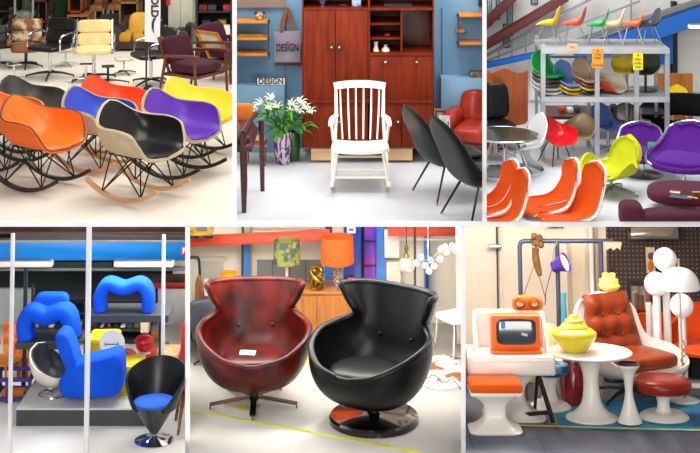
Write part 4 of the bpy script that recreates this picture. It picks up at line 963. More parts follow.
MB().pillow((0, 0, ZS+.005), (.325, .325, .05), .6, 1).build('cushion', mat('#0f62d8', .8, var=.06, bump=.15, bs=160), t)
MB().lathe([(.15, 0), (.153, .008), (.11, .018), (.045, .03), (.024, .05), (.022, .07)], 40).build('chrome_foot', mat('#c9ccd0', .06, metal=1, var=.05), t)
# at the left and right edges
t = thing('picture', 'orange abstract picture behind the left white post', 'picture'); Yq = OY(12.6)
MB().qb(3.5, 323, 30, 360, Yq, .03).build('canvas', mat('#e4551c', .7, col2='#f0a04a', vs=9, thr=(.45, .6)), t); MB().qb(3, 360, 30.5, 382, Yq+.02, .03).build('easel_board', wood('#8a5a34', '#5e3b20'), t)
t = thing('plywood_chair', 'orange plywood chair cut by the left edge', 'chair', FL(2, 392, 0), R(-20), .62); pw = wood('#e0893a', '#c06c22')
MB().box((0, 0, .43), (.42, .42, .03), bev=.01).build('seat', pw, t); MB().box((-.2, 0, .74), (.03, .42, .36), bev=.01, r=(0, R(-10), 0)).build('backrest', pw, t)
for sx in (-1, 1):
    for sy in (-1, 1): MB().tube([(sx*.17, sy*.18, .42), (sx*.2, sy*.19, 0)], [.018, .013]).build('leg', pw, t)
t = thing('wooden_chest', 'small brown wooden chest left of the cream lounge chair', 'chest'); cw = wood('#9a6240', '#724426'); MB().qb(17, 358, 28, 380, OY(12.35), .2).build('body', cw, t); MB().qb(17.6, 366, 27.4, 372, OY(12.34), .01).build('drawer', cw, t); MB().qb(17, 380, 28, 384, OY(12.36), .18).build('plinth', mat('#4a3020', .6), t)
t = thing('cube_frame', 'open purple metal cube frame standing at the left edge', 'frame table'); pu = mat('#4a2f86', .5); Yq = YF(403, 0); p0, p1 = P(-8, 403, Yq).x, P(29.5, 403, Yq).x; h = .19
c = [(x, y) for y in (Yq, Yq+.28) for x in (p0, p1)]
for x, y in c: MB().box((x, y, h/2), (.028, .028, h)).build('leg', pu, t)
for z in (h, .03):
    for A, B in ((0, 1), (2, 3), (0, 2), (1, 3)): MB().bar((*c[A], z), (*c[B], z), .028, .028).build('rail', pu, t)
xm = P(7, 403, Yq).x; MB().box((xm, Yq, h/2), (.024, .024, h)).build('leg', pu, t)
o = MB().qb(1, 391, 24, 397, Yq+.1, .1, bev=.01).build('folded_blanket', fabric('#e08a3c')); tag(o, 'orange folded cloth lying inside the purple cube frame', 'cloth')
t = thing('wicker_chair', 'pale wicker armchair behind the cone chair at the right', 'armchair'); wk = mat('#d8b184', .8, col2='#b8905f', vs=30); Yq = OY(12.55)
MB().qb(155.5, 354, 179, 384, Yq, .3, bev=.03).build('body', wk, t); MB().qb(155.5, 349, 179, 357, Yq+.22, .08, bev=.02).build('backrest', wk, t)
t = thing('wooden_chair', 'brown wooden chair behind the wicker armchair', 'chair'); bw = wood('#8a5228', '#5e3517'); Yq = OY(13.05)
MB().qb(151, 331, 158.5, 352, Yq, .03, bev=.006).build('backrest', bw, t); MB().qb(150.5, 350, 166, 353, Yq-.2, .24).build('seat', bw, t)
for x in (152, 164.5): MB().qb(x-.8, 352, x+.8, 361, Yq-.19, .02).build('leg', bw, t)
t = thing('teak_chair', 'teak chair leg and seat edge cut by the partition at right', 'chair', FL(203, 426, 0), R(-170), .8)
MB().tube([(.2, .18, .42), (.26, .2, 0)], [.022, .014]).build('leg', wood('#9c5f2c', '#74421b'), t); MB().tube([(.2, -.18, .42), (.26, -.2, 0)], [.022, .014]).build('leg', wood('#9c5f2c', '#74421b'), t); MB().box((0, 0, .43), (.46, .44, .03), bev=.01).build('seat', wood('#9c5f2c', '#74421b'), t)
o = MB().qb(180.5, 325, 190, 371, OY(12.5), .2, bev=.03).build('red_curtain_panel', fabric('#b71c26')); tag(o, 'tall red cloth-covered panel at the right partition', 'panel')
# dark racks with goods behind the stand
def darkrack(label, x0, x1, y0, y1, Y, ys, m=DGp):
    t = thing('storage_rack', label, 'rack')
    for x in (x0, x1):
        for d in (0, .28): MB().qb(x-.7, y0, x+.7, y1, Y+d, .02).build('upright', m, t)
    for y in ys: MB().qb(x0, y, x1, y+1.2, Y, .3).build('shelf_board', m, t)
    return Y
Yk = OY(13.2); yfk = 7172/13.2-199
darkrack('dark steel rack behind the blue arch seat', 90, 150, 285, yfk, Yk, (300, 314.5, 329, 341)); darkrack('dark steel rack behind the blue tube armchair', 32, 86, 285, yfk, Yk, (298, 313, 329, 341))
rnd = random.Random(11)
def goods(n, x0, x1, y, cols, lbs, nm, grp, cat, h=(4, 8), w=(3, 6)):
    for i in range(n):
        x = x0+(x1-x0)*(i+.5)/n; hh = rnd.uniform(*h); ww = rnd.uniform(*w); kk = (Yk+.1)/FPX; c, cn = cols[i % len(cols)] if isinstance(cols[0], tuple) else (cols[i % len(cols)], '')
        p = P(x, y, Yk+.1); 
        if nm == 'glass': o = MB().lathe([(.4*ww*kk, 0), (.5*ww*kk, hh*kk), (.46*ww*kk, hh*kk), (.3*ww*kk, .01)], 12).build(nm, mat(c, .15), loc=p)
        else: o = MB().box((0, 0, hh*kk/2), (ww*kk, .1, hh*kk), bev=.004).build(nm, mat(c, .6), loc=p)
        tag(o, (cn+' '+lbs).strip(), cat, grp)
goods(9, 103, 139, 314.2, ['#e8ecf2'], 'small white glass on the dark rack behind the blue arch seat', 'glass', 'white glasses on the dark rack', 'glass', (4, 6.5), (2.4, 3.2))
goods(8, 92, 148, 328.8, [('#2c2c2e', 'leftmost charcoal'), ('#b59aa8', 'dusty pink'), ('#4b4032', 'olive brown'), ('#1e2022', 'black'), ('#d8d4c8', 'cream'), ('#31404a', 'slate blue'), ('#6a5a44', 'tan'), ('#3a3a3e', 'rightmost charcoal')], 'box on the rack level under the right dark shelf', 'storage_box', 'boxes on the rack behind the arch seat', 'box')
goods(7, 34, 84, 328.8, [('#8a8f94', 'leftmost grey'), ('#33383c', 'charcoal'), ('#c9c6be', 'off white'), ('#222426', 'black'), ('#5a626a', 'slate'), ('#7a4a38', 'brick brown'), ('#a9adb0', 'rightmost pale grey')], 'box behind the blue tube armchair, middle level', 'storage_box', 'boxes on the rack behind the tube armchair', 'box')
goods(6, 36, 84, 340.8, [('#d8d6d0', 'leftmost white'), ('#2a2e32', 'black'), ('#6b5136', 'brown'), ('#4a4e52', 'slate'), ('#b5b2aa', 'pale grey'), ('#3c4a3a', 'dark green')], 'box behind the blue tube armchair, lower level', 'storage_box', 'lower boxes behind the tube armchair', 'box')
p = P(153.5, 320, OY(13.3)); t = thing('table_lamp', 'cream shaded lamp with a blue foot behind the right shelf end', 'lamp'); 
MB().qb(140.5, 322, 148.5, 333, OY(13.05), .09, bev=.004).build('lamp_shade', mat('#e2d2b8', .8), t); MB().qb(143.5, 333, 145.5, 352, OY(13.08), .02).build('stem', mat('#23509a', .4), t)
# ================================================================ room 5: two leather egg armchairs
fl5 = mat('#d6d2ca', rough=.3, var=.04, vs=1.5, spec=.5)
room(5, fl5, mat('#e3dac6', rough=.9, var=.06, vs=1.5))
YW = YB[5]
def beam(name, x0, y0, x1, y1, m, Y=None, d=.08): return struct(MB().qb(x0, y0, x1, y1, Y or (YW-.1), d).build(name, m))
B5 = mat('#2e4fb4', .5, var=.15, vs=5); B5b = mat('#3a7ccc', .5, var=.1, vs=5); RB = mat('#d8492b', .55, var=.1)
wbar('wall_beam_red', 186, 241.5, 330, 234.5, 7.5, RB, .3, .14); wbar('wall_beam_red', 388, 231.5, 466, 231, 6, RB, .3, .14)
YEL = mat('#d2a21a', .5, col2='#5a4510', vs=14)
t = thing('crane_trolley', 'yellow and dark crane trolley on the red beam at upper left', 'crane'); MB().qb(190, 226, 212, 236, YW-.62, .2, bev=.01).build('body', YEL, t); MB().qb(197, 227, 207, 231, YW-.64, .05).build('motor', mat('#5c5a58', .5), t)
for x in (194, 208): MB().tube([P(x, 235, YW-.5), P(x, 237.4, YW-.5)], .05, 14).build('wheel', BLACKM, t)
beam('wall_column_blue', 243.5, 237, 249.2, 300, B5b); beam('wall_column_dark', 241.6, 226, 243.4, 300, mat('#3a3a3a', .5)); beam('wall_column_pipe', 249.8, 226, 251, 300, mat('#8a8478', .5))
beam('wall_column_blue', 324.6, 226, 332, 300, B5b); beam('wall_column_black', 326, 226, 331, 236, BLACKM, YW-.13)
beam('wall_column_blue_wide', 343.6, 222, 361, 312, B5); beam('wall_column_gap', 361, 222, 364.5, 312, mat('#1c1c22', .6), YW-.06)
beam('wall_panel_magenta', 364.5, 222, 376.5, 300, mat('#8e2aa0', .5, col2='#4a3cae', vs=4, thr=(.4, .6))); beam('wall_column_blue', 376.5, 222, 388, 300, B5b, YW-.12)
for y in (240.5, 265): beam('wall_strap_dark', 364.5, y, 376.5, y+1.2, mat('#33203c', .5), YW-.12, .02)
beam('wall_column_blue', 424.3, 230, 430.5, 300, B5b); beam('wall_column_slot', 426, 272, 428.4, 288, BLACKM, YW-.11, .02)
beam('wall_upper_rail', 250, 228, 322, 229, mat('#b8ae98', .6), YW-.05, .04); beam('wall_rail_white', 399, 238.6, 456, 240.6, WHITEP, YW-.12, .04)
beam('door_1', 257, 260.5, 321, 318, mat('#7e7f7d', .6, var=.05), YW-.03, .03)
for x in (272, 289, 305): beam('door_seam', x, 261, x+.8, 318, mat('#565856', .6), YW-.035, .01)
beam('door_2', 203.5, 261, 223, 330, mat('#b8b4a6', .6), YW-.03, .03); beam('door_2_frame', 200, 257.5, 226, 261, mat('#cfc5b0', .7), YW-.04, .04)
beam('window_1', 210, 238, 240, 245.5, mat('#f5efe2', .4), YW-.03, .03)
def wallbox(name, label, cat, x0, y0, x1, y1, m, inner=None, Y=None):
    t = thing(name, label, cat); Y = Y or YW-.2; MB().qb(x0, y0, x1, y1, Y, .1, bev=.006).build('casing', m, t)
    if inner: MB().qb(x0+2, y0+1.8, x1-2, y1-2.5, Y-.004, .01).build('display', inner, t)
    return t
wallbox('control_box', 'small white control box with grey display on the wide blue column', 'control box', 346.8, 226.8, 355.6, 233.6, mat('#dcdce0', .5), mat('#6d737c', .3))
wallbox('fuse_cabinet', 'white electrical cabinet on the wall right of the blue columns', 'cabinet', 384.5, 231, 399.5, 258, mat('#e3e0d8', .5), mat('#d6d3ca', .5)); wallbox('wall_box', 'lower cream wall box with a black slot', 'box', 386.5, 262.5, 400.5, 286, mat('#e8dcc8', .5), mat('#e2d4bc', .5))
# sideboard
t = thing('sideboard', 'honey brown wooden sideboard carrying lamps and a gold sculpture', 'sideboard'); Ysb = YF(342, 0); sw = wood('#b9783a', '#96581f', st=(1.5, 14, 14), rough=.4, vs=2)
MB().qb(276, 293.5, 357, 339.5, Ysb, .4, bev=.004).build('body', sw, t); a, b = P(275, 293, Ysb-.015), P(358, 293, Ysb-.015); zs = P(0, 292, Ysb).z
MB().box(((a.x+b.x)/2, Ysb+.195, zs-.008), (b.x-a.x, .43, .018), bev=.003).build('top', sw, t)
for x0, x1 in ((278, 316), (317, 355.5)): MB().qb(x0, 297, x1, 337, Ysb-.012, .014).build('door', wood('#b27135', '#8f531d', st=(14, 14, 1.5), rough=.4, vs=2), t)
for x in (279, 353): MB().qb(x, 339.5, x+2.5, 342, Ysb+.02, .03).build('leg', BLACKM, t)
zs += .002
def onsb(px, dy=.1): return Vector((P(px, 0, Ysb+dy).x, Ysb+dy, zs))
t = thing('table_lamp', 'table lamp with a big orange drum shade and ornate silver foot', 'lamp', onsb(337.5, .1)); os_ = mat('#f2560e', .8, var=.05, emit=.12, bump=.1, bs=200)
MB().lathe([(.158, .245), (.16, .25), (.152, .495), (.148, .495), (.155, .25)], 40).build('lamp_shade', os_, t)
m = MB().lathe([(.07, 0), (.07, .012), (.03, .02), (.01, .03), (.008, .24)], 20)
sil = mat('#b8a89c', .3, metal=.6, col2='#8a5a4e', vs=30)
m.build('foot', sil, t); m = MB()
for z, r in ((.07, .035), (.155, .042)):
    for i in range(8): a = 2*pi*i/8; m.sphere((r*cos(a)*.8, -.01+r*.25*sin(2*a), z+r*sin(a)), .013, 8)
    m.sphere((0, -.01, z), .018, 8)
m.build('flower_ornament', sil, t)
t = thing('table_lamp', 'table lamp with a green patterned drum shade behind the red armchair', 'lamp', onsb(287.5, .1)); gs = mat('#8a8c3c', .85, col2='#4a4f48', vs=14, thr=(.45, .55), bump=.1, bs=90)
MB().lathe([(.128, .24), (.13, .245), (.124, .46), (.12, .46), (.125, .245)], 36).build('lamp_shade', gs, t); MB().lathe([(.06, 0), (.06, .01), (.016, .02), (.014, .25)], 16).build('stem', mat('#d8c4a4', .5), t)
t = thing('sculpture', 'gilded knotted sculpture standing between the two lamps', 'sculpture', onsb(317, .08)); gd = mat('#a8842c', .28, metal=.9, col2='#4e3a10', vs=12)
m = MB().pillow((0, 0, .012), (.12, .1, .024), .5, .5)
m.tube(sm([(-.04, 0, .02), (-.05, -.02, .09), (.0, -.03, .13), (.05, 0, .16), (.03, .02, .2), (-.03, .01, .205), (-.055, -.01, .16), (0, -.04, .1), (.05, -.01, .06), (.03, 0, .02)], 40), .02, 8)
m.sphere((-.02, -.02, .18), .03, 12).sphere((.035, -.01, .12), .028, 12).sphere((0, 0, .07), .035, 12)
m.build('body', gd, t)
t = thing('fire_extinguisher', 'small red fire extinguisher with a green label on the sideboard end', 'extinguisher', onsb(351, .12)); rx = plastic('#d8202a')
MB().lathe([(.035, 0), (.038, .01), (.038, .08), (.025, .1), (.012, .106)], 18).build('tank', rx, t); MB().lathe([(.0385, .02), (.0385, .055)], 18).build('label', mat('#a8d03c', .5), t); MB().box((.005, 0, .118), (.04, .014, .016)).cyl((0, 0, .1), (0, 0, .115), .01).build('valve', BLACKM, t); MB().tube(sm([(-.01, 0, .118), (-.05, 0, .11), (-.06, 0, .06), (-.05, 0, .02)], 10), .006, 6).build('hose', BLACKM, t)
# egg armchairs
EC = [(.40, .43), (.385, .34), (.27, .23), (.05, .185), (-.16, .25), (-.29, .42), (-.335, .60), (-.37, .78), (-.40, .92)]
EE = [(.40, .06, .432), (.37, .24, .475), (.24, .39, .56), (.06, .445, .625), (-.10, .41, .65), (-.19, .335, .685), (-.215, .30, .745), (-.19, .35, .84), (-.16, .395, .945)]
def egg(label, loc, rz, sc, m, base, cm=None):
    t = thing('egg_armchair', label, 'armchair', loc, R(rz), sc, 'winged egg armchairs')
    rows = shell(EC, EE, 30, 46, .80, 1.15, top=0, front=0)
    MB().surf(rows, th=.045, off=.0).build('shell', m, t, ang=85)
    full = [r[-1] for r in rows]+rows[-1][::-1][1:-1]+[r[0] for r in rows[::-1]]+rows[0][1:-1]
    ns = vnorm([p for r in rows for p in r], [(j*31+i, j*31+i+1, (j+1)*31+i+1, (j+1)*31+i) for j in range(len(rows)-1) for i in range(30)])
    nn = [[ns[j*31+i] for i in range(31)] for j in range(len(rows))]
    fn = [r[-1] for r in nn]+nn[-1][::-1][1:-1]+[r[0] for r in nn[::-1]]+nn[0][1:-1]
    MB().tube([p-n*.022 for p, n in zip(full, fn)], .027, 10, closed=True).build('padded_rim', m, t, ang=85)
    cu = MB().pillow((.09, 0, .385), (.52, .56, .15), .55, .75, fn=lambda q: Vector((q.x, q.y*(1-.25*max(0, -q.x)/.3), q.z))); cu.build('seat_cushion', cm or m, t)
    iv = MB().pillow((-.235, 0, .50), (.13, .44, .22), .7, .6, r=(0, R(-10), 0))
    for s in (-1, 1):
        j = int(len(rows)*.70); p = rows[j][15+s*4]; b = MB().sphere(p+nn[j][15]*.008, .016, 10).build('button', m, t)
    base(t); return t
def star5(t):
    m = mat('#6e665e', .15, metal=.95, var=.05)
    MB().cyl((0, 0, .03), (0, 0, .2), .04, n=16).build('column', BLACKM, t)
    for i in range(5):
        a = 2*pi*i/5-pi/2+pi/2+.0
        MB().bar((.03*cos(a), .03*sin(a), .06), (.38*cos(a), .38*sin(a), .035), .05, .014).bar((.38*cos(a), .38*sin(a), .04), (.38*cos(a), .38*sin(a), 0), .045, .012).build('leg', m, t)
def disc(t):
    MB().cyl((0, 0, .06), (0, 0, .2), .05, .035, n=20).build('column', BLACKM, t)
    MB().lathe([(.325, 0), (.345, .01), (.345, .045), (.33, .06), (.06, .075), (.05, .085)], 56).build('disc_base', mat('#191516', .1, metal=.35, coat=.6, var=.05), t)
redl = mat('#5a1209', .33, col2='#210605', vs=5, bump=.08, bs=70, spec=.32, thr=(.38, .68)); blk = mat('#0d0d0e', .36, var=.1, bump=.1, bs=90, spec=.3)
egg('mottled red brown leather egg armchair on a five-arm metal foot', FL(254, 403, 0), -88, .99, redl, star5)
egg('black leather egg armchair turned to the left on a round disc foot', FL(374, 422, 0), -124, 1.06, blk, disc)
o = MB().box((0, 0, 0), (.13, .07, .006), r=(.2, 0, -.1)).build('paper_card', mat('#f2f0f2', .7, col2='#b0a8c8', vs=12, thr=(.5, .7)), loc=Vector((FL(256, 403, 0).x-.06, FL(256, 403, 0).y-.16, .465))); tag(o, 'small white card lying on the red armchair seat', 'card')
# tape on the floor
ytp = mat('#f2ee3a', .5, var=.05)
def tape(label, p0, p1, w=.035):
    a, b = FL(*p0, 0), FL(*p1, 0); d = (b-a).normalized(); s = Vector((-d.y, d.x, 0))*w/2
    o = MB().prism([(v.x, v.y) for v in (a+s, b+s, b-s, a-s)], .001, .003, 'z').build('floor_tape', ytp); tag(o, label, 'tape')
tape('long yellow tape line running across the front floor', (186, 409), (422, 453)); tape('yellow tape line running from the red armchair toward the sideboard', (225, 407), (332, 348))
o = MB().prism([(v.x, v.y) for v in (FL(222, 404, 0), FL(250, 412, 0), FL(262, 405, 0), FL(236, 397, 0))], .004, .006, 'z').build('floor_paper', mat('#c9c4c8', .6, col2='#e8d23a', vs=5, thr=(.5, .6))); tag(o, 'grey paper sheet with yellow marks under the red armchair', 'paper')
# white globe lamp / pod and small things at the back
t = thing('globe_television', 'white globe-shaped cabinet on a chrome foot behind the black armchair', 'television', FL(364, 350, 0)); 
MB().sphere((0, 0, .28), .135, 30).build('globe', mat('#f3f1ec', .2, coat=.3, var=.02), t); MB().pillow((.0, -.10, .24), (.2, .1, .05), .5, .4).build('visor', mat('#3a3a3a', .3), t); MB().lathe([(.1, 0), (.1, .01), (.02, .03), (.02, .16)], 24).build('foot', CHROME, t)
t = thing('low_table', 'dark low table at the left partition with a red vase on it', 'table'); Yq = YF(352, 0); MB().qb(188, 324, 214, 327, Yq, .34).build('tabletop', mat('#2a2422', .4), t)
for x in (189, 212):
    for d in (.02, .3): MB().qb(x, 326, x+1.6, 352, Yq+d, .02).build('leg', BLACKM, t)
MB().qb(189, 338, 213, 340, Yq+.02, .3).build('lower_shelf', mat('#3a302c', .5), t)
zt_5 = P(0, 324, Yq).z+.001
o = MB().lathe([(.03, 0), (.06, .03), (.068, .06), (.055, .095), (.02, .115), (.014, .14), (.018, .145)], 24).build('vase', mat('#b01c14', .15, coat=.4, col2='#7a0f0c', vs=8), loc=(P(201.5, 0, Yq+.15).x, Yq+.15, zt_5)); tag(o, 'round glossy red vase on the dark low table', 'vase')
t = thing('armless_chair', 'charcoal leather chair standing between the low table and red armchair', 'chair', FL(212, 362, 0), R(-60), .62); gl_ = leather('#3a4046', '#262a2e', .35)
MB().pillow((0, 0, .36), (.5, .5, .16), .5, .4).build('seat', gl_, t); MB().pillow((-.27, 0, .6), (.12, .5, .5), .5, .4, r=(0, R(-12), 0)).build('backrest', gl_, t); star(MB().cyl((0, 0, .05), (0, 0, .3), .03), 4, .28).build('star_base', BLACKM, t)
Yq = OY(13.45)
t = thing('floor_lamp', 'floor lamp with an orange drum shade behind the red armchair', 'lamp'); MB().lathe([(.084, 0), (.084, .005), (.08, .075), (.076, .075), (.08, .006)], 30).xf(Matrix.Translation(P(229, 280, Yq))).build('lamp_shade', mat('#f09010', .8, emit=.25), t); p = P(229, 280, Yq); MB().cyl((p.x, Yq, 0), (p.x, Yq, p.z+.03), .01).build('pole', BLACKM, t); MB().lathe([(.09, 0), (.09, .01), (.01, .02)], 20, c=(p.x, Yq, 0)).build('base', BLACKM, t)
t = thing('wooden_figure', 'tall slim brown carved wood figure by the left door', 'figure'); p = P(198.5, 330, OY(13.3)); m = MB().lathe([(.045, 0), (.05, .02), (.04, .12), (.034, .3), (.036, .42), (.02, .48), (.01, .5)], 16, c=(p.x, OY(13.3), 0.11)); m.build('body', wood('#8a4a14', '#5c2e0c', st=(12, 12, 1)), t); MB().cyl((p.x, OY(13.3), 0), (p.x, OY(13.3), .11), .06).build('plinth', BLACKM, t)
t = thing('arc_lamp', 'black hooked lamp arm above the carved wood figure', 'lamp'); MB().tube(sm([(P(200, 0, OY(13.45)).x, OY(13.45), 0), P(200, 300, OY(13.45)), P(199, 262, OY(13.45)), P(195, 257.5, OY(13.45)), P(188, 258, OY(13.45))], 24), .014, 8).build('arm', BLACKM, t); MB().lathe([(.08, 0), (.08, .015), (.02, .02)], 20, c=(P(200, 0, OY(13.45)).x, OY(13.45), 0)).build('base', BLACKM, t)
for i, (x, c, lb) in enumerate(((206, '#e8e0d4', 'white little figure on the low shelf by the left door'), (211, '#c43a24', 'red little box on the low shelf by the left door'), (216, '#7a2014', 'maroon little box on the low shelf by the left door'))):
    o = MB().qb(x-2, (280, 288, 287)[i], x+2, 297, OY(13.55), .06, bev=.01).build('ornament', mat(c, .4)); tag(o, lb, 'ornament')
t = thing('wall_shelf', 'low brown shelf board by the left door carrying small ornaments', 'shelf'); MB().qb(202, 297, 224, 299.5, OY(13.52), .22).build('board', wood('#7a3a20', '#5a2814'), t); MB().qb(203, 299.5, 204.5, 337, OY(13.53), .2).build('side_panel', wood('#7a3a20', '#5a2814'), t); MB().qb(221, 299.5, 222.5, 337, OY(13.53), .2).build('side_panel', wood('#7a3a20', '#5a2814'), t)
# hanging lights at the right
t = thing('globe_pendant', 'clear glass globe pendant with a brass top hanging at upper right', 'pendant lamp'); Yq = OY(13.0); p = P(406.5, 265.5, Yq)
MB().sphere(p, .078, 28).build('globe', mat('#d8d4c4', .05, trans=.55, var=.05, coat=.3, emit=.06), t); MB().lathe([(.03, .065), (.026, .09), (.012, .11), (.02, .14), (.022, .17), (.008, .19)], 16, c=p).build('brass_cap', mat('#7a7030', .3, metal=.8), t); MB().cyl(p+Vector((0, 0, .18)), (p.x, Yq, ZT-.05), .005, n=6).build('cord', BLACKM, t)
t = thing('chandelier', 'chandelier of small white globes on thin chrome rods', 'chandelier'); c = P(428, 262, OY(13.1)); m = MB(); 
MB().cyl(c+Vector((0, 0, 0)), (c.x, c.y, ZT-.05), .007, n=8).build('rod', CHROME, t)
rnd = random.Random(5)
for i, (x, y) in enumerate(((416, 263), (421, 257), (425, 265), (430, 260), (434, 266), (440, 259), (445, 247), (452, 246), (447, 252), (455, 250), (441, 249), (429, 271))):
    g = P(x, y, OY(13.1)+rnd.uniform(-.12, .12)); l = MB().cyl(c if x < 443 else c+Vector((.14, 0, .1)), g, .004, n=6).build('arm', CHROME, t); MB().sphere(g, .03, 14).build('bulb', mat('#fffaf0', .3, emit=.8), l)
MB().cyl(c, c+Vector((.14, 0, .1)), .005, n=6).build('arm', CHROME, t)
t = thing('hanging_pipe', 'thin dark brown pipe hanging from above beside the chandelier', 'pipe'); p = P(415, 285, OY(13.3)); MB().cyl((p.x, OY(13.3), 0), (p.x, OY(13.3), ZT-.05), .012).build('pole', mat('#4a3530', .5), t); MB().lathe([(.1, 0), (.1, .012), (.02, .02)], 20, c=(p.x, OY(13.3), 0)).build('base', mat('#4a3530', .5), t)
# cowhide rug, chrome chair at the right
hid = []
for i in range(30):
    a = 2*pi*i/30; r = 1+.12*sin(3*a+1)+.1*sin(5*a); hid.append((r*cos(a), r*sin(a)))
c = FL(452, 372, 0); o = MB().prism([(c.x+x*.36, c.y+y*.42) for x, y in hid], .001, .006, 'z').build('cowhide_rug', mat('#efe6d8', .9, col2='#8a5634', vs=4, thr=(.5, .56), bump=.2, bs=120)); tag(o, 'white and brown cowhide rug on the floor behind the black armchair', 'rug')
t = thing('chrome_chair', 'white seated chrome frame chair at the right partition', 'chair', FL(458, 352, 0), R(-150), .74)
MB().pillow((0, 0, .44), (.46, .46, .08), .5, .4).build('seat', mat('#efece6', .4), t); MB().pillow((-.24, 0, .68), (.07, .46, .34), .5, .4).build('backrest', mat('#e8b21e', .5), t)
for sx in (-1, 1):
    for sy in (-1, 1): MB().cyl((sx*.19, sy*.19, .42), (sx*.21, sy*.21, 0), .014).build('leg', CHROME, t)
o = MB().tube(sm([FL(424, 381, 0, .006), FL(434, 376, 0, .006), FL(444, 384, 0, .006), FL(452, 380, 0, .006), FL(463, 392, 0, .006)], 24), .006, 6).build('power_cord', BLACKM); tag(o, 'black cable lying on the cowhide rug', 'cable')
# ================================================================ room 6: white plastic furniture of the space age
def tiles(c1, c2, mortar, sx, rough):
    m = bpy.data.materials.new('m_tiles'); m.use_nodes = True; nt = m.node_tree; b = nt.nodes['Principled BSDF']; b.inputs['Roughness'].default_value = rough
    br = nt.nodes.new('ShaderNodeTexBrick'); tc = nt.nodes.new('ShaderNodeTexCoord'); nt.links.new(tc.outputs['Object'], br.inputs['Vector'])
    br.offset = 0; br.inputs['Scale'].default_value = sx; br.inputs['Mortar Size'].default_value = .012; br.inputs['Brick Width'].default_value = 1; br.inputs['Row Height'].default_value = 1
    for k, c in (('Color1', c1), ('Color2', c2), ('Mortar', mortar)): br.inputs[k].default_value = lin(c)
    nt.links.new(br.outputs['Color'], b.inputs['Base Color']); return m
room(6, tiles('#4d5262', '#434858', '#2f3342', 1.9, .35), mat('#e9d9c8', rough=.9, var=.04, vs=1.2))
YW = YB[6]
def pegmat():
    m = bpy.data.materials.new('m_pegboard'); m.use_nodes = True; nt = m.node_tree; N, L = nt.nodes, nt.links; b = N['Principled BSDF']; b.inputs['Roughness'].default_value = .7
    tc = N.new('ShaderNodeTexCoord'); vm = N.new('ShaderNodeVectorMath'); vm.operation = 'SCALE'; vm.inputs['Scale'].default_value = 25
    L.new(tc.outputs['Object'], vm.inputs[0]); fr = N.new('ShaderNodeVectorMath'); fr.operation = 'FRACTION'; L.new(vm.outputs[0], fr.inputs[0])
    sp = N.new('ShaderNodeSeparateXYZ'); L.new(fr.outputs[0], sp.inputs[0]); cb = N.new('ShaderNodeCombineXYZ'); L.new(sp.outputs[0], cb.inputs[0]); L.new(sp.outputs[2], cb.inputs[1])
    ds = N.new('ShaderNodeVectorMath'); ds.operation = 'DISTANCE'; ds.inputs[1].default_value = (.5, .5, 0); L.new(cb.outputs[0], ds.inputs[0])
    lt = N.new('ShaderNodeMath'); lt.operation = 'LESS_THAN'; lt.inputs[1].default_value = .2; L.new(ds.outputs['Value'], lt.inputs[0])
    mx = N.new('ShaderNodeMix'); mx.data_type = 'RGBA'; mx.inputs[6].default_value = lin('#2b1a16'); mx.inputs[7].default_value = lin('#6e5c50'); L.new(lt.outputs[0], mx.inputs[0]); L.new(mx.outputs[2], b.inputs['Base Color']); return m
def beam(name, x0, y0, x1, y1, m, Y=None, d=.06): return struct(MB().qb(x0, y0, x1, y1, Y or (YW-.06), d).build(name, m))
beam('wall_pegboard', 607, 215, 760, 364, pegmat(), YW-.1, .1); beam('wall_column_white', 588.5, 215, 596.5, 366, mat('#e4ddd8', .6), YW-.12, .1)
beam('wall_groove', 497.4, 215, 498.4, 362, mat('#4a4a2a', .7), YW-.02, .02); beam('wall_strip', 498.8, 215, 503.5, 362, mat('#dcd0cc', .7), YW-.03, .03)
beam('door_1', 571, 246, 588, 362, mat('#dfccb4', .7), YW-.03, .03); beam('door_1_frame', 568.6, 243, 570.2, 362, mat('#c4b09a', .7), YW-.035, .035); beam('baseboard_left', 465, 357.5, 588, 363, mat('#8a8078', .6), YW-.025, .025)
beam('trim_4', 596.5, 215, 598, 362, mat('#cdbba6', .7), YW-.04, .04)
o = MB().qb(546, 220, 564, 228.2, YW-.04, .03).build('warning_tape', mat('#e0b010', .5, col2='#1a1a1a', vs=5, stretch=(1, 1, .02), thr=(.48, .52))); tag(o, 'short black and yellow warning strip high on the cream wall', 'tape')
o = MB().qb(489, 245, 502, 249, YW-.1, .08, bev=.01).build('door_handle_lever', STEEL); tag(o, 'grey metal lever fixed on the cream wall groove', 'handle')
# clothes rail
t = thing('clothes_rail', 'dark steel clothes rail standing before the cream wall', 'rail'); Yr = OY(12.45); rm = mat('#47506a', .35, metal=.3)
p0, p1 = P(519.5, 241, Yr), P(613, 240, Yr)
MB().tube([(p0.x, Yr, .012)]+sm([(p0.x, Yr, p0.z-.05), (p0.x+.012, Yr, p0.z-.012), (p0.x+.05, Yr, p0.z)], 6)+[(p1.x, Yr, p0.z)], .021, 10).build('frame', rm, t)
for px in (557, 600.5): p = P(px, 241, Yr); MB().cyl((p.x, Yr, .012), (p.x, Yr, p0.z), .021, n=10).build('post', rm, t)
for px in (519.5, 557, 600.5): p = P(px, 0, Yr); MB().box((p.x, Yr, .015), (.04, .4, .03)).build('foot', rm, t)
t = thing('hanging_strap', 'brown knotted rope strap hanging from the clothes rail', 'strap'); Yh = Yr-.06
m = MB(); 
for i, (x, y, r) in enumerate(((534, 236, .03), (539, 238, .035), (536, 243, .035), (541, 245, .03), (536, 250, .03))): m.sphere(P(x, y, Yh), r, 12, sc=(1, .8, 1))
br_ = mat('#7a4f22', .8, col2='#4a2c10', vs=16, bump=.4, bs=60); m.build('knot', br_, t)
MB().tube(sm([P(535, 248, Yh), P(536, 260, Yh), P(538.5, 270, Yh), P(540, 276, Yh)], 14), [.028, .034, .03, .018], 10).build('tassel', br_, t)
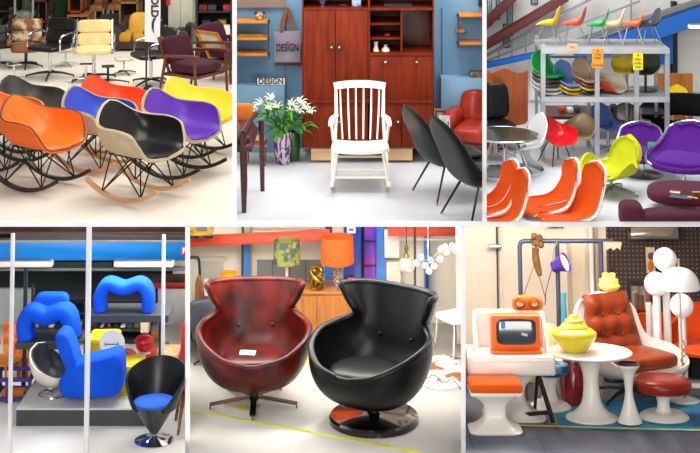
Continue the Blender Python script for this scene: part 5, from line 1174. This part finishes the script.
MB().tube([P(532, 243, Yh), P(534, 265, Yh), P(523, 297, Yh)], .005, 5).tube([P(535, 262, Yh), P(546, 300, Yh)], .005, 5).build('thong', mat('#8a6a4a', .7), t)
t = thing('spot_lamp', 'violet metal spot lamp with white inside clamped on the clothes rail', 'lamp'); Yh = Yr-.08; c = P(561, 264, Yh); dr = Vector((.75, -.45, .38)).normalized(); M = dr.to_track_quat('Z', 'Y').to_matrix()
MB().lathe([(.028, -.09), (.05, -.085), (.058, -.03), (.09, .05), (.086, .05), (.05, -.03)], 26, M=M).xf(Matrix.Translation(c)).build('lamp_shade', mat('#4a2a9a', .3), t); MB().lathe([(.082, .035), (.02, .03)], 24, M=M).xf(Matrix.Translation(c)).build('reflector', mat('#fbf6f2', .4, emit=.2), t)
MB().tube(sm([c-dr*.08, P(553, 258, Yh), P(555, 246, Yh+.05), P(557, 242, Yh+.06)], 12), .008, 6).build('bracket', STEEL, t); MB().tube(sm([c-dr*.09, P(550, 276, Yh), P(546, 292, Yh), P(545, 305, Yh)], 12), .004, 5).build('cord', BLACKM, t)
# white television desk
WP = mat('#f1e9e0', .32, var=.03, vs=2, coat=.15)
def tulip(mb, rtop, rneck, rbase, h, n=40, sq_=None):
    prof = [(rbase, 0), (rbase*1.01, .012), (rbase*.96, .022), (rbase*.7, .05), (rneck*1.35, h*.25), (rneck, h*.5), (rneck*1.08, h*.72), (rneck*1.5, h*.88), (rtop*.8, h*.97), (rtop, h)]
    pr = [(p.x, p.z) for p in sm([(a, 0, b) for a, b in prof], 34)]
    mb.lathe(pr, n)
    return mb
def sqtulip(mb, pts, e=.35, n=44):   # pts: (half width x, half depth y, z) with rounded-square sections
    vs = []; fs = []
    for a, b, z in [(p.x, p.y, p.z) for p in sm(pts, 26)]:
        for i in range(n):
            th = 2*pi*i/n; pw = lambda v: math.copysign(abs(v)**e, v); vs.append((a*pw(cos(th)), b*pw(sin(th)), z))
    for j in range(25):
        for i in range(n): k = (i+1) % n; fs.append((j*n+i, j*n+k, (j+1)*n+k, (j+1)*n+i))
    fs += [tuple(range(n-1, -1, -1)), tuple(25*n+i for i in range(n))]
    return mb.add(vs, fs)
loc = FL(514, 416, 0)
t = thing('television_desk', 'white moulded plastic desk with a raised back box and flared pedestal', 'desk', loc)
sqtulip(MB(), [(.24, .22, 0), (.245, .225, .015), (.2, .19, .03), (.11, .12, .10), (.085, .10, .18), (.10, .11, .26), (.18, .16, .33), (.24, .2, .36)]).build('pedestal', WP, t)
MB().box((-.035, -.01, .435), (.70, .48, .15), bev=.02, seg=3).build('drawer_box', WP, t); MB().box((-.035, -.256, .432), (.66, .012, .105), bev=.006).build('drawer_front', WP, t)
MB().box((-.02, .16, .65), (.56, .1, .29), bev=.015, seg=3).build('back_box', mat('#ece0dc', .4, var=.03), t)
for s in (-1, 1): MB().prism([(-.22, .51), (.12, .51), (.12, .79)], s*.285-.02-.01, s*.285-.02+.01, 'x').build('side_wing', WP, t)
tv = thing('television', 'small orange portable television standing on the white desk', 'television', loc+Vector((.015, -.07, .512))); orp = plastic('#f06a18')
MB().box((0, -.0, .15), (.40, .13, .285), bev=.03, seg=3).box((0, -.03, .012), (.41, .16, .024), bev=.01).build('casing', orp, tv); MB().pillow((0, -.062, .165), (.325, .03, .2), .35, .3).build('screen', mat('#1d2b34', .08, col2='#344a52', vs=2.5, coat=.5), tv)
o = MB().box((0, 0, 0), (.03, .004, .05)).build('price_tag', mat('#2f9ad8', .6), loc=loc+Vector((-.09, -.16, .73))); tag(o, 'small blue tag stuck on the television screen', 'tag')
o = MB().box((0, 0, 0), (.05, .004, .022), r=(0, .25, 0)).build('white_label', mat('#c9cfd0', .6), loc=loc+Vector((.08, -.16, .66))); tag(o, 'small pale label on the television screen', 'label')
g = thing('aviator_goggles', 'orange cap with round brown goggles on top of the desk back box', 'goggles', loc+Vector((.15, .16, .796)))
MB().pillow((0, .03, .045), (.26, .13, .13), .7, .6).build('cap', fabric('#e4671a'), g)
for s in (-1, 1): MB().lathe([(.035, 0), (.047, .003), (.047, .022), (.036, .024), (.034, .006)], 22, M=Matrix.Rotation(R(55), 3, 'X')).xf(Matrix.Translation((s*.06-.01, -.025, .05))).build('goggle_rim', mat('#5a3a1c', .4, metal=.3), g); MB().lathe([(.035, .008), (.001, .012)], 20, M=Matrix.Rotation(R(55), 3, 'X')).xf(Matrix.Translation((s*.06-.01, -.025, .05))).build('goggle_lens', mat('#a88a5c', .1, coat=.5), g)
# stools
t = thing('pedestal_stool', 'white plastic stool with a square orange cushion, front left', 'stool', FL(495, 430, 0))
sqtulip(MB(), [(.20, .17, 0), (.205, .175, .015), (.165, .14, .03), (.10, .09, .08), (.085, .08, .15), (.10, .095, .21), (.17, .15, .265), (.19, .17, .285)]).build('pedestal', WP, t); MB().box((0, 0, .295), (.40, .34, .03), bev=.012).build('seat_rim', WP, t); MB().box((0, 0, .34), (.405, .345, .07), bev=.025, seg=3).build('cushion', fabric('#ec5c10', .05), t)
t = thing('pedestal_stool', 'white tulip stool with a round blue patterned cushion', 'stool', FL(550, 408, 0))
tulip(MB(), .15, .055, .175, .27).build('pedestal', WP, t); MB().pillow((0, 0, .31), (.33, .33, .10), .5, 1).build('cushion', mat('#174a78', .8, col2='#6aa0c0', vs=18, thr=(.5, .56)), t)
t = thing('folding_stand', 'black square-tube folding stand leaning by the desk pedestal', 'stand'); Yq = YF(424, 0); a, b, c, d = P(537.5, 372, Yq+.1), FL(553.5, 424, 0), FL(521, 420, 0), P(550, 412, Yq)
MB().bar(a, b+Vector((0, 0, .01)), .028, .028).build('leg', BLACKM, t); MB().bar(c+Vector((0, 0, .04)), d, .028, .028).build('rail', BLACKM, t); MB().bar(a, a+Vector((0, .3, -.45)), .024, .024).build('leg', BLACKM, t)
# tulip table, vases, ash stand
t = thing('tulip_table', 'round white tulip table in the middle of the room', 'table', FL(592, 419, 0))
tulip(MB(), .10, .062, .208, .49).build('pedestal', WP, t); MB().lathe([(.06, .47), (.2, .482), (.325, .498), (.338, .508), (.338, .516), (.33, .522), (0, .522)], 56).build('tabletop', WP, t)
L_ = FL(592, 419, 0)
t = thing('lidded_jar', 'squat glossy yellow lidded jar on the white tulip table', 'jar', L_+Vector((-.13, -.03, .524))); yj = mat('#e6d22e', .2, coat=.3, var=.06)
MB().lathe([(p.x, p.z) for p in sm([(.085, 0, 0), (.1, 0, .012), (.15, 0, .07), (.18, 0, .12), (.178, 0, .15), (.14, 0, .175), (.11, 0, .185)], 22)], 40).build('body', yj, t); MB().lathe([(p.x, p.z) for p in sm([(.115, 0, .187), (.1, 0, .205), (.075, 0, .225), (.07, 0, .245), (.045, 0, .255), (.03, 0, .28), (.02, 0, .285)], 18)], 32).build('lid', yj, t)
o = MB().lathe([(.08, 0), (.095, .01), (.11, .15), (.10, .3), (.075, .38), (.085, .45), (.095, .47), (.085, .47), (.07, .38), (.08, .02)], 30).build('floor_vase', mat('#8e0f16', .12, col2='#5a0608', vs=10, coat=.5, bump=.5, bs=30), loc=FL(573.5, 404, 0)); tag(o, 'dark red textured glass floor vase behind the tulip table', 'vase')
o = MB().lathe([(.035, 0), (.045, .01), (.04, .1), (.025, .16), (.018, .22), (.022, .24)], 20).build('teal_bottle', mat('#4aa8b8', .15, trans=.3), loc=Vector((P(551, 0, OY(12.5)).x, OY(12.32), 0.0))); o.scale = (1.2, 1.2, 3.2); tag(o, 'slim teal glass bottle standing behind the desk', 'bottle')
t = thing('ash_stand', 'slim white hourglass ashtray stand with a dark top', 'ashtray stand', FL(630, 424, 0))
MB().lathe([(p.x, p.z) for p in sm([(.095, 0, 0), (.098, 0, .02), (.07, 0, .08), (.036, 0, .2), (.032, 0, .28), (.05, 0, .38), (.085, 0, .43), (.09, 0, .45)], 30)], 30).build('body', WP, t); MB().lathe([(.09, .45), (.09, .458), (.08, .46), (.07, .452)], 30).build('ash_bowl', mat('#3a4450', .3, metal=.6), t); MB().lathe([(.099, 0), (.1, .014)], 30).build('foot_ring', BLACKM, t)
# leather lounge chair with white shell
t = thing('lounge_chair', 'tan leather lounge chair in a white moulded shell', 'lounge chair', FL(628, 398, 0), R(-62), 1.0); tn = leather('#963c17', '#6c260d', .3, 4)
C = [(.42, .27), (.34, .25), (.12, .22), (-.08, .21), (-.2, .28), (-.26, .44), (-.31, .62), (-.36, .80)]
E = [(.41, .3, .28), (.33, .36, .36), (.12, .39, .42), (-.08, .385, .43), (-.18, .365, .45), (-.23, .335, .54), (-.28, .31, .68), (-.345, .25, .81)]
rw = shell(C, E, 24, 34, .6, 1.3); MB().surf(rw, th=.022, off=-.004).build('shell', WP, t, ang=80)
def tuft(q): return q
bk_ = MB()
rr = []
for j in range(13):
    v = j/12; row = []
    for i in range(17):
        u = -1+2*i/16; w = (.285-.05*v)*u
        puff = .055*(abs(sin(pi*(v*3)))**.5)*(abs(cos(pi*u*1.5))**.5)*(1-abs(u)**6)*(1-abs(2*v-1)**8)
        x = -.16-.16*v; z = .32+.50*v; row.append(Vector((x+.05+puff, w, z+.35*puff)))
    rr.append(row)
bk_.surf(rr, th=.07); bk_.build('back_cushion', tn, t, ang=80)
MB().pillow((.13, 0, .345), (.54, .56, .13), .5, .35).build('seat_cushion', tn, t)
for i in range(2):
    for j in range(2): MB().sphere((-.16-.16*(.333+.333*j)+.062, (i*2-1)*.087, .32+.50*(.333+.333*j)), .013, 8).build('button', tn, t)
MB().cyl((0, 0, .05), (0, 0, .22), .03).build('column', CHROME, t); star(MB(), 4, .36, ph=.4).build('star_base', mat('#5a5a5c', .25, metal=.8), t)
t = thing('ottoman', 'round red leather ottoman on a white tulip foot', 'ottoman', FL(664, 418, 0)); tulip(MB(), .17, .05, .2, .20).build('pedestal', WP, t); MB().pillow((0, 0, .255), (.45, .43, .13), .55, .85).build('cushion', leather('#96281a', '#741a10', .25), t)
# rug and tape
rg = [(555, 402), (700, 396), (745, 432), (610, 430), (560, 428)]
o = MB().prism([(FL(x, y, 0).x, FL(x, y, 0).y) for x, y in rg], .001, .006, 'z').build('rug', mat('#1f8fae', .9, col2='#2a5f86', vs=3, thr=(.45, .6), bump=.3, bs=120)); tag(o, 'teal blue rug under the ottoman and lounge chair', 'rug')
a = FL(515, 426.5, 0); b = FL(712, 432, 0); o = MB().prism([(a.x, a.y), (b.x, b.y), (b.x, b.y+.03), (a.x, a.y+.03)], .0065, .008, 'z').build('floor_tape', mat('#d8c430', .6)); tag(o, 'yellow tape strip along the front edge of the teal rug', 'tape')
# globe lamps at the right
gw = mat('#fdfbf8', .3, var=.01, emit=.12)
t = thing('globe_floor_lamp', 'white floor lamp with three globe shades on tall poles', 'floor lamp'); Yq = OY(12.25)
for px, py, r in ((665, 259.5, 11.2), (656, 284, 11.2), (681.5, 305.5, 11.2)):
    yy = Yq+(.08 if px == 665 else 0); c = P(px, py, yy); s = MB().cyl((c.x, yy, .02), (c.x, yy, c.z), .034, n=16).build('pole', WHITEP, t); MB().sphere(c, r*yy/FPX, 30).build('globe', gw, s)
c = P(668, 0, Yq); MB().box((c.x, Yq+.03, .012), (.36, .26, .024), bev=.01).build('base', WHITEP, t)
t = thing('dome_lamp', 'floor lamp with a large white dome shade on a thin stem', 'floor lamp', FL(684, 402, 0)); 
h = .98; Yd = FL(684, 402, 0).y; c = P(684.5, 289, Yd); h = c.z
MB().lathe([(p.x, p.z) for p in sm([(.172, 0, 0), (.166, 0, .06), (.135, 0, .125), (.08, 0, .165), (.02, 0, .18), (.001, 0, .181)], 20)], 44, c=(0, 0, h)).build('lamp_shade', mat('#fbf8f4', .2, coat=.3, var=.01), t); MB().cyl((0, 0, .02), (0, 0, h+.25), .008).build('stem', mat('#c9b68c', .3, metal=.7), t); MB().lathe([(.125, 0), (.13, .012), (.12, .022), (.01, .03)], 36).build('base', WHITEP, t)
MB().tube(sm([(.01, -.01, .5), (.03, -.02, .4), (-.02, -.03, .34), (.03, -.03, .28), (.0, -.02, .2), (.01, -.02, .04)], 22), .006, 5).build('cord', mat('#8a8078', .6), t)
t = thing('amber_pendant_lamp', 'dark floor lamp with an amber yellow tiered glass shade', 'lamp'); Yq = OY(12.35); c = P(609, 283, Yq)
MB().lathe([(.03, .09), (.06, .085), (.062, .04), (.085, .035), (.088, -.01), (.1, -.02), (.09, -.045), (.05, -.07), (.02, -.075)], 26, c=c).build('lamp_shade', mat('#ffd23a', .2, emit=.25, col2='#ffe9a0', vs=10), t); MB().tube([(P(604, 0, Yq).x, Yq+.05, .02), (P(604, 0, Yq).x, Yq+.05, c.z+.12), (c.x, Yq, c.z+.12), (c.x, Yq, c.z+.08)], .012, 8).build('stem', BLACKM, t); MB().lathe([(.1, 0), (.1, .015), (.02, .02)], 20, c=(P(604, 0, Yq).x, Yq+.05, 0)).build('base', BLACKM, t)
o = MB().prism([(P(x, y, OY(12.4)).x, P(x, y, OY(12.4)).z) for x, y in ((603, 242), (621, 242), (619.5, 249.5), (616, 247), (613, 250), (610, 247), (606, 249.5))], OY(12.38), OY(12.41), 'y').build('pink_cloth', fabric('#e8b49a')); tag(o, 'small pink scalloped cloth hanging from the rail end', 'cloth')
# mirrors and a picture on the pegboard
t = thing('mirror', 'wide dark framed mirror high on the pegboard wall', 'mirror'); MB().qb(628, 215, 681, 240.5, YW-.14, .03).build('frame', mat('#1a100e', .4), t); MB().qb(630.5, 215, 678.5, 238.5, YW-.146, .01).build('glass', mat('#a89c90', .05, metal=1, var=.05), t)
t = thing('mirror', 'lower dark framed mirror leaning on the pegboard behind the lounge chair', 'mirror'); MB().qb(628, 282, 655, 345, YW-.16, .03).build('frame', mat('#1a100e', .4), t); MB().qb(631, 286, 652, 345, YW-.166, .01).build('glass', mat('#cfc8c0', .05, metal=1, var=.05), t)
t = thing('picture', 'small picture of an orange leaf shape on the pegboard wall', 'picture'); MB().qb(646, 247.5, 655.5, 273, YW-.13, .02).build('panel', mat('#d8c0a0', .7), t)
p = P(650.5, 266, YW-.134); MB().pillow(p, (.055, .01, .11), 1, 1).build('leaf_shape', mat('#d0701c', .6), t); p = P(651, 256, YW-.136); MB().pillow(p, (.06, .01, .07), 1, 1).build('dark_shape', mat('#5a4440', .6), t)
# orange chairs behind
def orangechair(label, px, py, rz, sc):
    t = thing('tub_armchair', label, 'armchair', FL(px, py, 0), R(rz), sc, 'orange tub armchairs'); of = fabric('#e2521a', .08)
    rows = shell([(.3, .36), (.2, .34), (0, .32), (-.18, .36), (-.28, .52), (-.33, .72), (-.35, .8)], [(.3, .3, .37), (.22, .38, .46), (0, .42, .56), (-.16, .40, .62), (-.25, .36, .70), (-.31, .28, .78), (-.345, .14, .82)], 20, 26, .7, 1.2)
    MB().surf(rows, th=.05, off=.02).build('upholstery', of, t, ang=80); MB().pillow((.04, 0, .38), (.5, .6, .12), .5, .5).build('seat_cushion', of, t)
    for sx in (-1, 1):
        for sy in (-1, 1): MB().cyl((sx*.2, sy*.24, .34), (sx*.24, sy*.28, 0), .018).build('leg', BLACKM, t)
orangechair('orange tub armchair at the right edge behind the dome lamp', 706, 384, -125, .80); orangechair('orange tub armchair behind the tan lounge chair and globe poles', 664, 374, -75, .62)
t = thing('cream_armchair', 'cream armchair half hidden behind the desk pedestal', 'armchair', FL(540, 394, 0), R(-80), .72); cr = fabric('#e8d290')
MB().box((0, 0, .3), (.6, .62, .22), bev=.06, seg=3).build('seat', cr, t); MB().box((-.28, 0, .5), (.14, .62, .5), bev=.06, seg=3).build('backrest', cr, t)
for sx in (-1, 1):
    for sy in (-1, 1): MB().cyl((sx*.24, sy*.25, 0), (sx*.24, sy*.25, .2), .025).build('leg', wood('#7a4a24', '#5a3416'), t)
for i, (px, c, lb) in enumerate(((638, '#e9e6e2', 'white roll standing against the lower mirror'), (643, '#dedad6', 'second white roll standing against the lower mirror'), (669.5, '#c8201c', 'red cylinder standing right of the globe lamp poles'))):
    o = MB().lathe([(.03, 0), (.03, .5), (.02, .505)], 14).build('paper_roll', mat(c, .6), loc=(P(px, 0, OY(12.5)).x, OY(12.5), 0)); 
    o.scale = (1, 1, (1.25, 1.2, 1.3)[i]); tag(o, lb, 'roll')
# ---------------------------------------------------------------- tidy origins, trim at the partitions, camera, light
bpy.context.view_layer.update()
for o in list(COL.objects):
    if o.parent or o.type not in ('MESH', 'EMPTY') or o.location.length > 1e-6: continue
    kids = [o] if o.type == 'MESH' else list(o.children)
    if o.type == 'EMPTY' and not kids: continue
    if o.type == 'EMPTY' and any(k.type != 'MESH' for k in kids): continue
    pts = [k.matrix_world @ Vector(c) for k in kids for c in k.bound_box]
    c = Vector(((min(p.x for p in pts)+max(p.x for p in pts))/2, (min(p.y for p in pts)+max(p.y for p in pts))/2, min(p.z for p in pts)))
    if o.type == 'MESH': 
        o.data.transform(Matrix.Translation(-c)); o.location = c
        for ch in o.children: ch.location = ch.location-c
    else:
        o.location = c
        for ch in kids: ch.location = ch.location-c
bpy.context.view_layer.update()
eye = Vector((0, 0, HC))
for o in list(COL.objects):                     # set each sloping room in its place
    n = ROOM.get(o.name, 0)
    if o.parent or n not in EYE or n == 0: continue
    h, d = EYE[n]; T = Matrix.Translation(eye) @ Matrix.Rotation(-d, 4, 'X') @ Matrix.Translation((0, 0, -h))
    o.matrix_world = T @ o.matrix_world
bpy.context.view_layer.update()
def planes(n):
    x0, x1, y0, y1 = RECT[n]; out = []
    if x0 is not None: out.append(Vector((-1, (x0-CX)/FPX, 0)))
    if x1 is not None: out.append(Vector((1, -(x1-CX)/FPX, 0)))
    if y0 is not None: out.append(Vector((0, (y0-YC)/FPX, 1)))
    if y1 is not None: out.append(Vector((0, -(y1-YC)/FPX, -1)))
    return [p.normalized() for p in out]
def root_of(o):
    while o.parent: o = o.parent
    return o
dead = []
for o in list(COL.objects):
    if o.type != 'MESH': continue
    rt = root_of(o); n = ROOM.get(rt.name, 0)
    if not n or n < 4 and o.name.split('.')[0] in ('floor', 'wall_back') or o.name.startswith('wall_back'): continue
    M = o.matrix_world; me = None; Mi = M.inverted()
    for pn in planes(n):
        d = [(M @ Vector(c)-eye).dot(pn) for c in o.bound_box]
        if max(d) <= 2e-3: continue
        if max(((M @ v.co)-eye).dot(pn) for v in o.data.vertices) <= 2e-3: continue
        if min(d) > 0: dead.append(o); break
        if me is None:
            if o.data.users > 1: o.data = o.data.copy()
            me = o.data
        bm = bmesh.new(); bm.from_mesh(me)
        co = Mi @ eye; no = (M.to_3x3().transposed() @ pn).normalized()
        r = bmesh.ops.bisect_plane(bm, geom=bm.verts[:]+bm.edges[:]+bm.faces[:], plane_co=co, plane_no=no, clear_outer=True)
        ed = [e for e in r['geom_cut'] if isinstance(e, bmesh.types.BMEdge)]
        try: bmesh.ops.holes_fill(bm, edges=ed, sides=0)
        except Exception: pass
        bm.to_mesh(me); bm.free()
        if not len(me.polygons): dead.append(o); break
        bpy.context.view_layer.update()
for o in set(dead):
    for ch in o.children: 
        if ch not in dead: ch.parent = o.parent
    bpy.data.objects.remove(o)
for o in [o for o in COL.objects if o.type == 'EMPTY' and not o.children and o.parent is None]: bpy.data.objects.remove(o)

cam = bpy.data.cameras.new('camera'); co = bpy.data.objects.new('camera', cam); COL.objects.link(co)
cam.sensor_width = 36; cam.lens = FPX/700*36; cam.shift_y = -(226.5-YC)/700; cam.clip_end = 200
co.location = eye; co.rotation_euler = (pi/2, 0, 0); S.camera = co
w = bpy.data.worlds.new('world'); S.world = w; w.use_nodes = True
bg = w.node_tree.nodes['Background']; bg.inputs[0].default_value = (1, .99, .97, 1); bg.inputs[1].default_value = .36
def area(name, loc, tgt, size, power, col=(1, 1, 1), sy=None):
    l = bpy.data.lights.new(name, 'AREA'); l.energy = power; l.size = size; l.color = col
    if sy: l.shape = 'RECTANGLE'; l.size_y = sy
    o = bpy.data.objects.new(name, l); COL.objects.link(o); o.location = loc
    o.rotation_euler = (Vector(tgt)-Vector(loc)).to_track_quat('-Z', 'Y').to_euler(); return o
area('hall_light', (-1.3, 12.4, 5.0), (-1.4, 13.0, ZT), 2.2, 120, (1, .96, .88), 3)
area('hall_fill_far', (-2.6, 17.2, 4.6), (-2.6, 17.0, ZT), 2, 75, (1, .97, .92), 2)  # added overhead, out of view, to brighten the back of the hall
area('gallery_light', (.1, 11.3, 5.0), (.1, 12.2, ZT), 1.8, 46, (1, .98, .95), 1.2)
area('warehouse_light', (1.7, 12.4, 5.0), (1.7, 12.9, ZT), 2.2, 125, (.97, .98, 1), 2.4)
area('ceiling_fill_west', (-1.6, 12.1, ZT-.08), (-1.6, 12.1, 0), 1.4, 62, (.98, .99, 1), .8)  # this and the next two: unseen area lights added to brighten the lower rooms
area('ceiling_fill_middle', (-.15, 12.1, ZT-.08), (-.15, 12.1, 0), 1.6, 60, (1, .97, .9), .8)
area('ceiling_fill_east', (1.7, 12.0, ZT-.08), (1.7, 12.0, 0), 1.4, 48, (1, .92, .82), .8)
area('front_fill', (-2.5, 1.0, 6.5), (0, 11.5, 1.6), 3, 480, (1, .98, .96), 3)  # fill light added in front of the building, out of view
area('front_fill_low', (2.0, 2.0, 1.6), (0, 12, .4), 2.2, 170, (1, .98, .96), 1.6)  # second added front fill, set low to reach into the lower rooms
S.view_settings.view_transform = 'Standard'; S.view_settings.look = 'None'; S.view_settings.exposure = 0; S.view_settings.gamma = 1
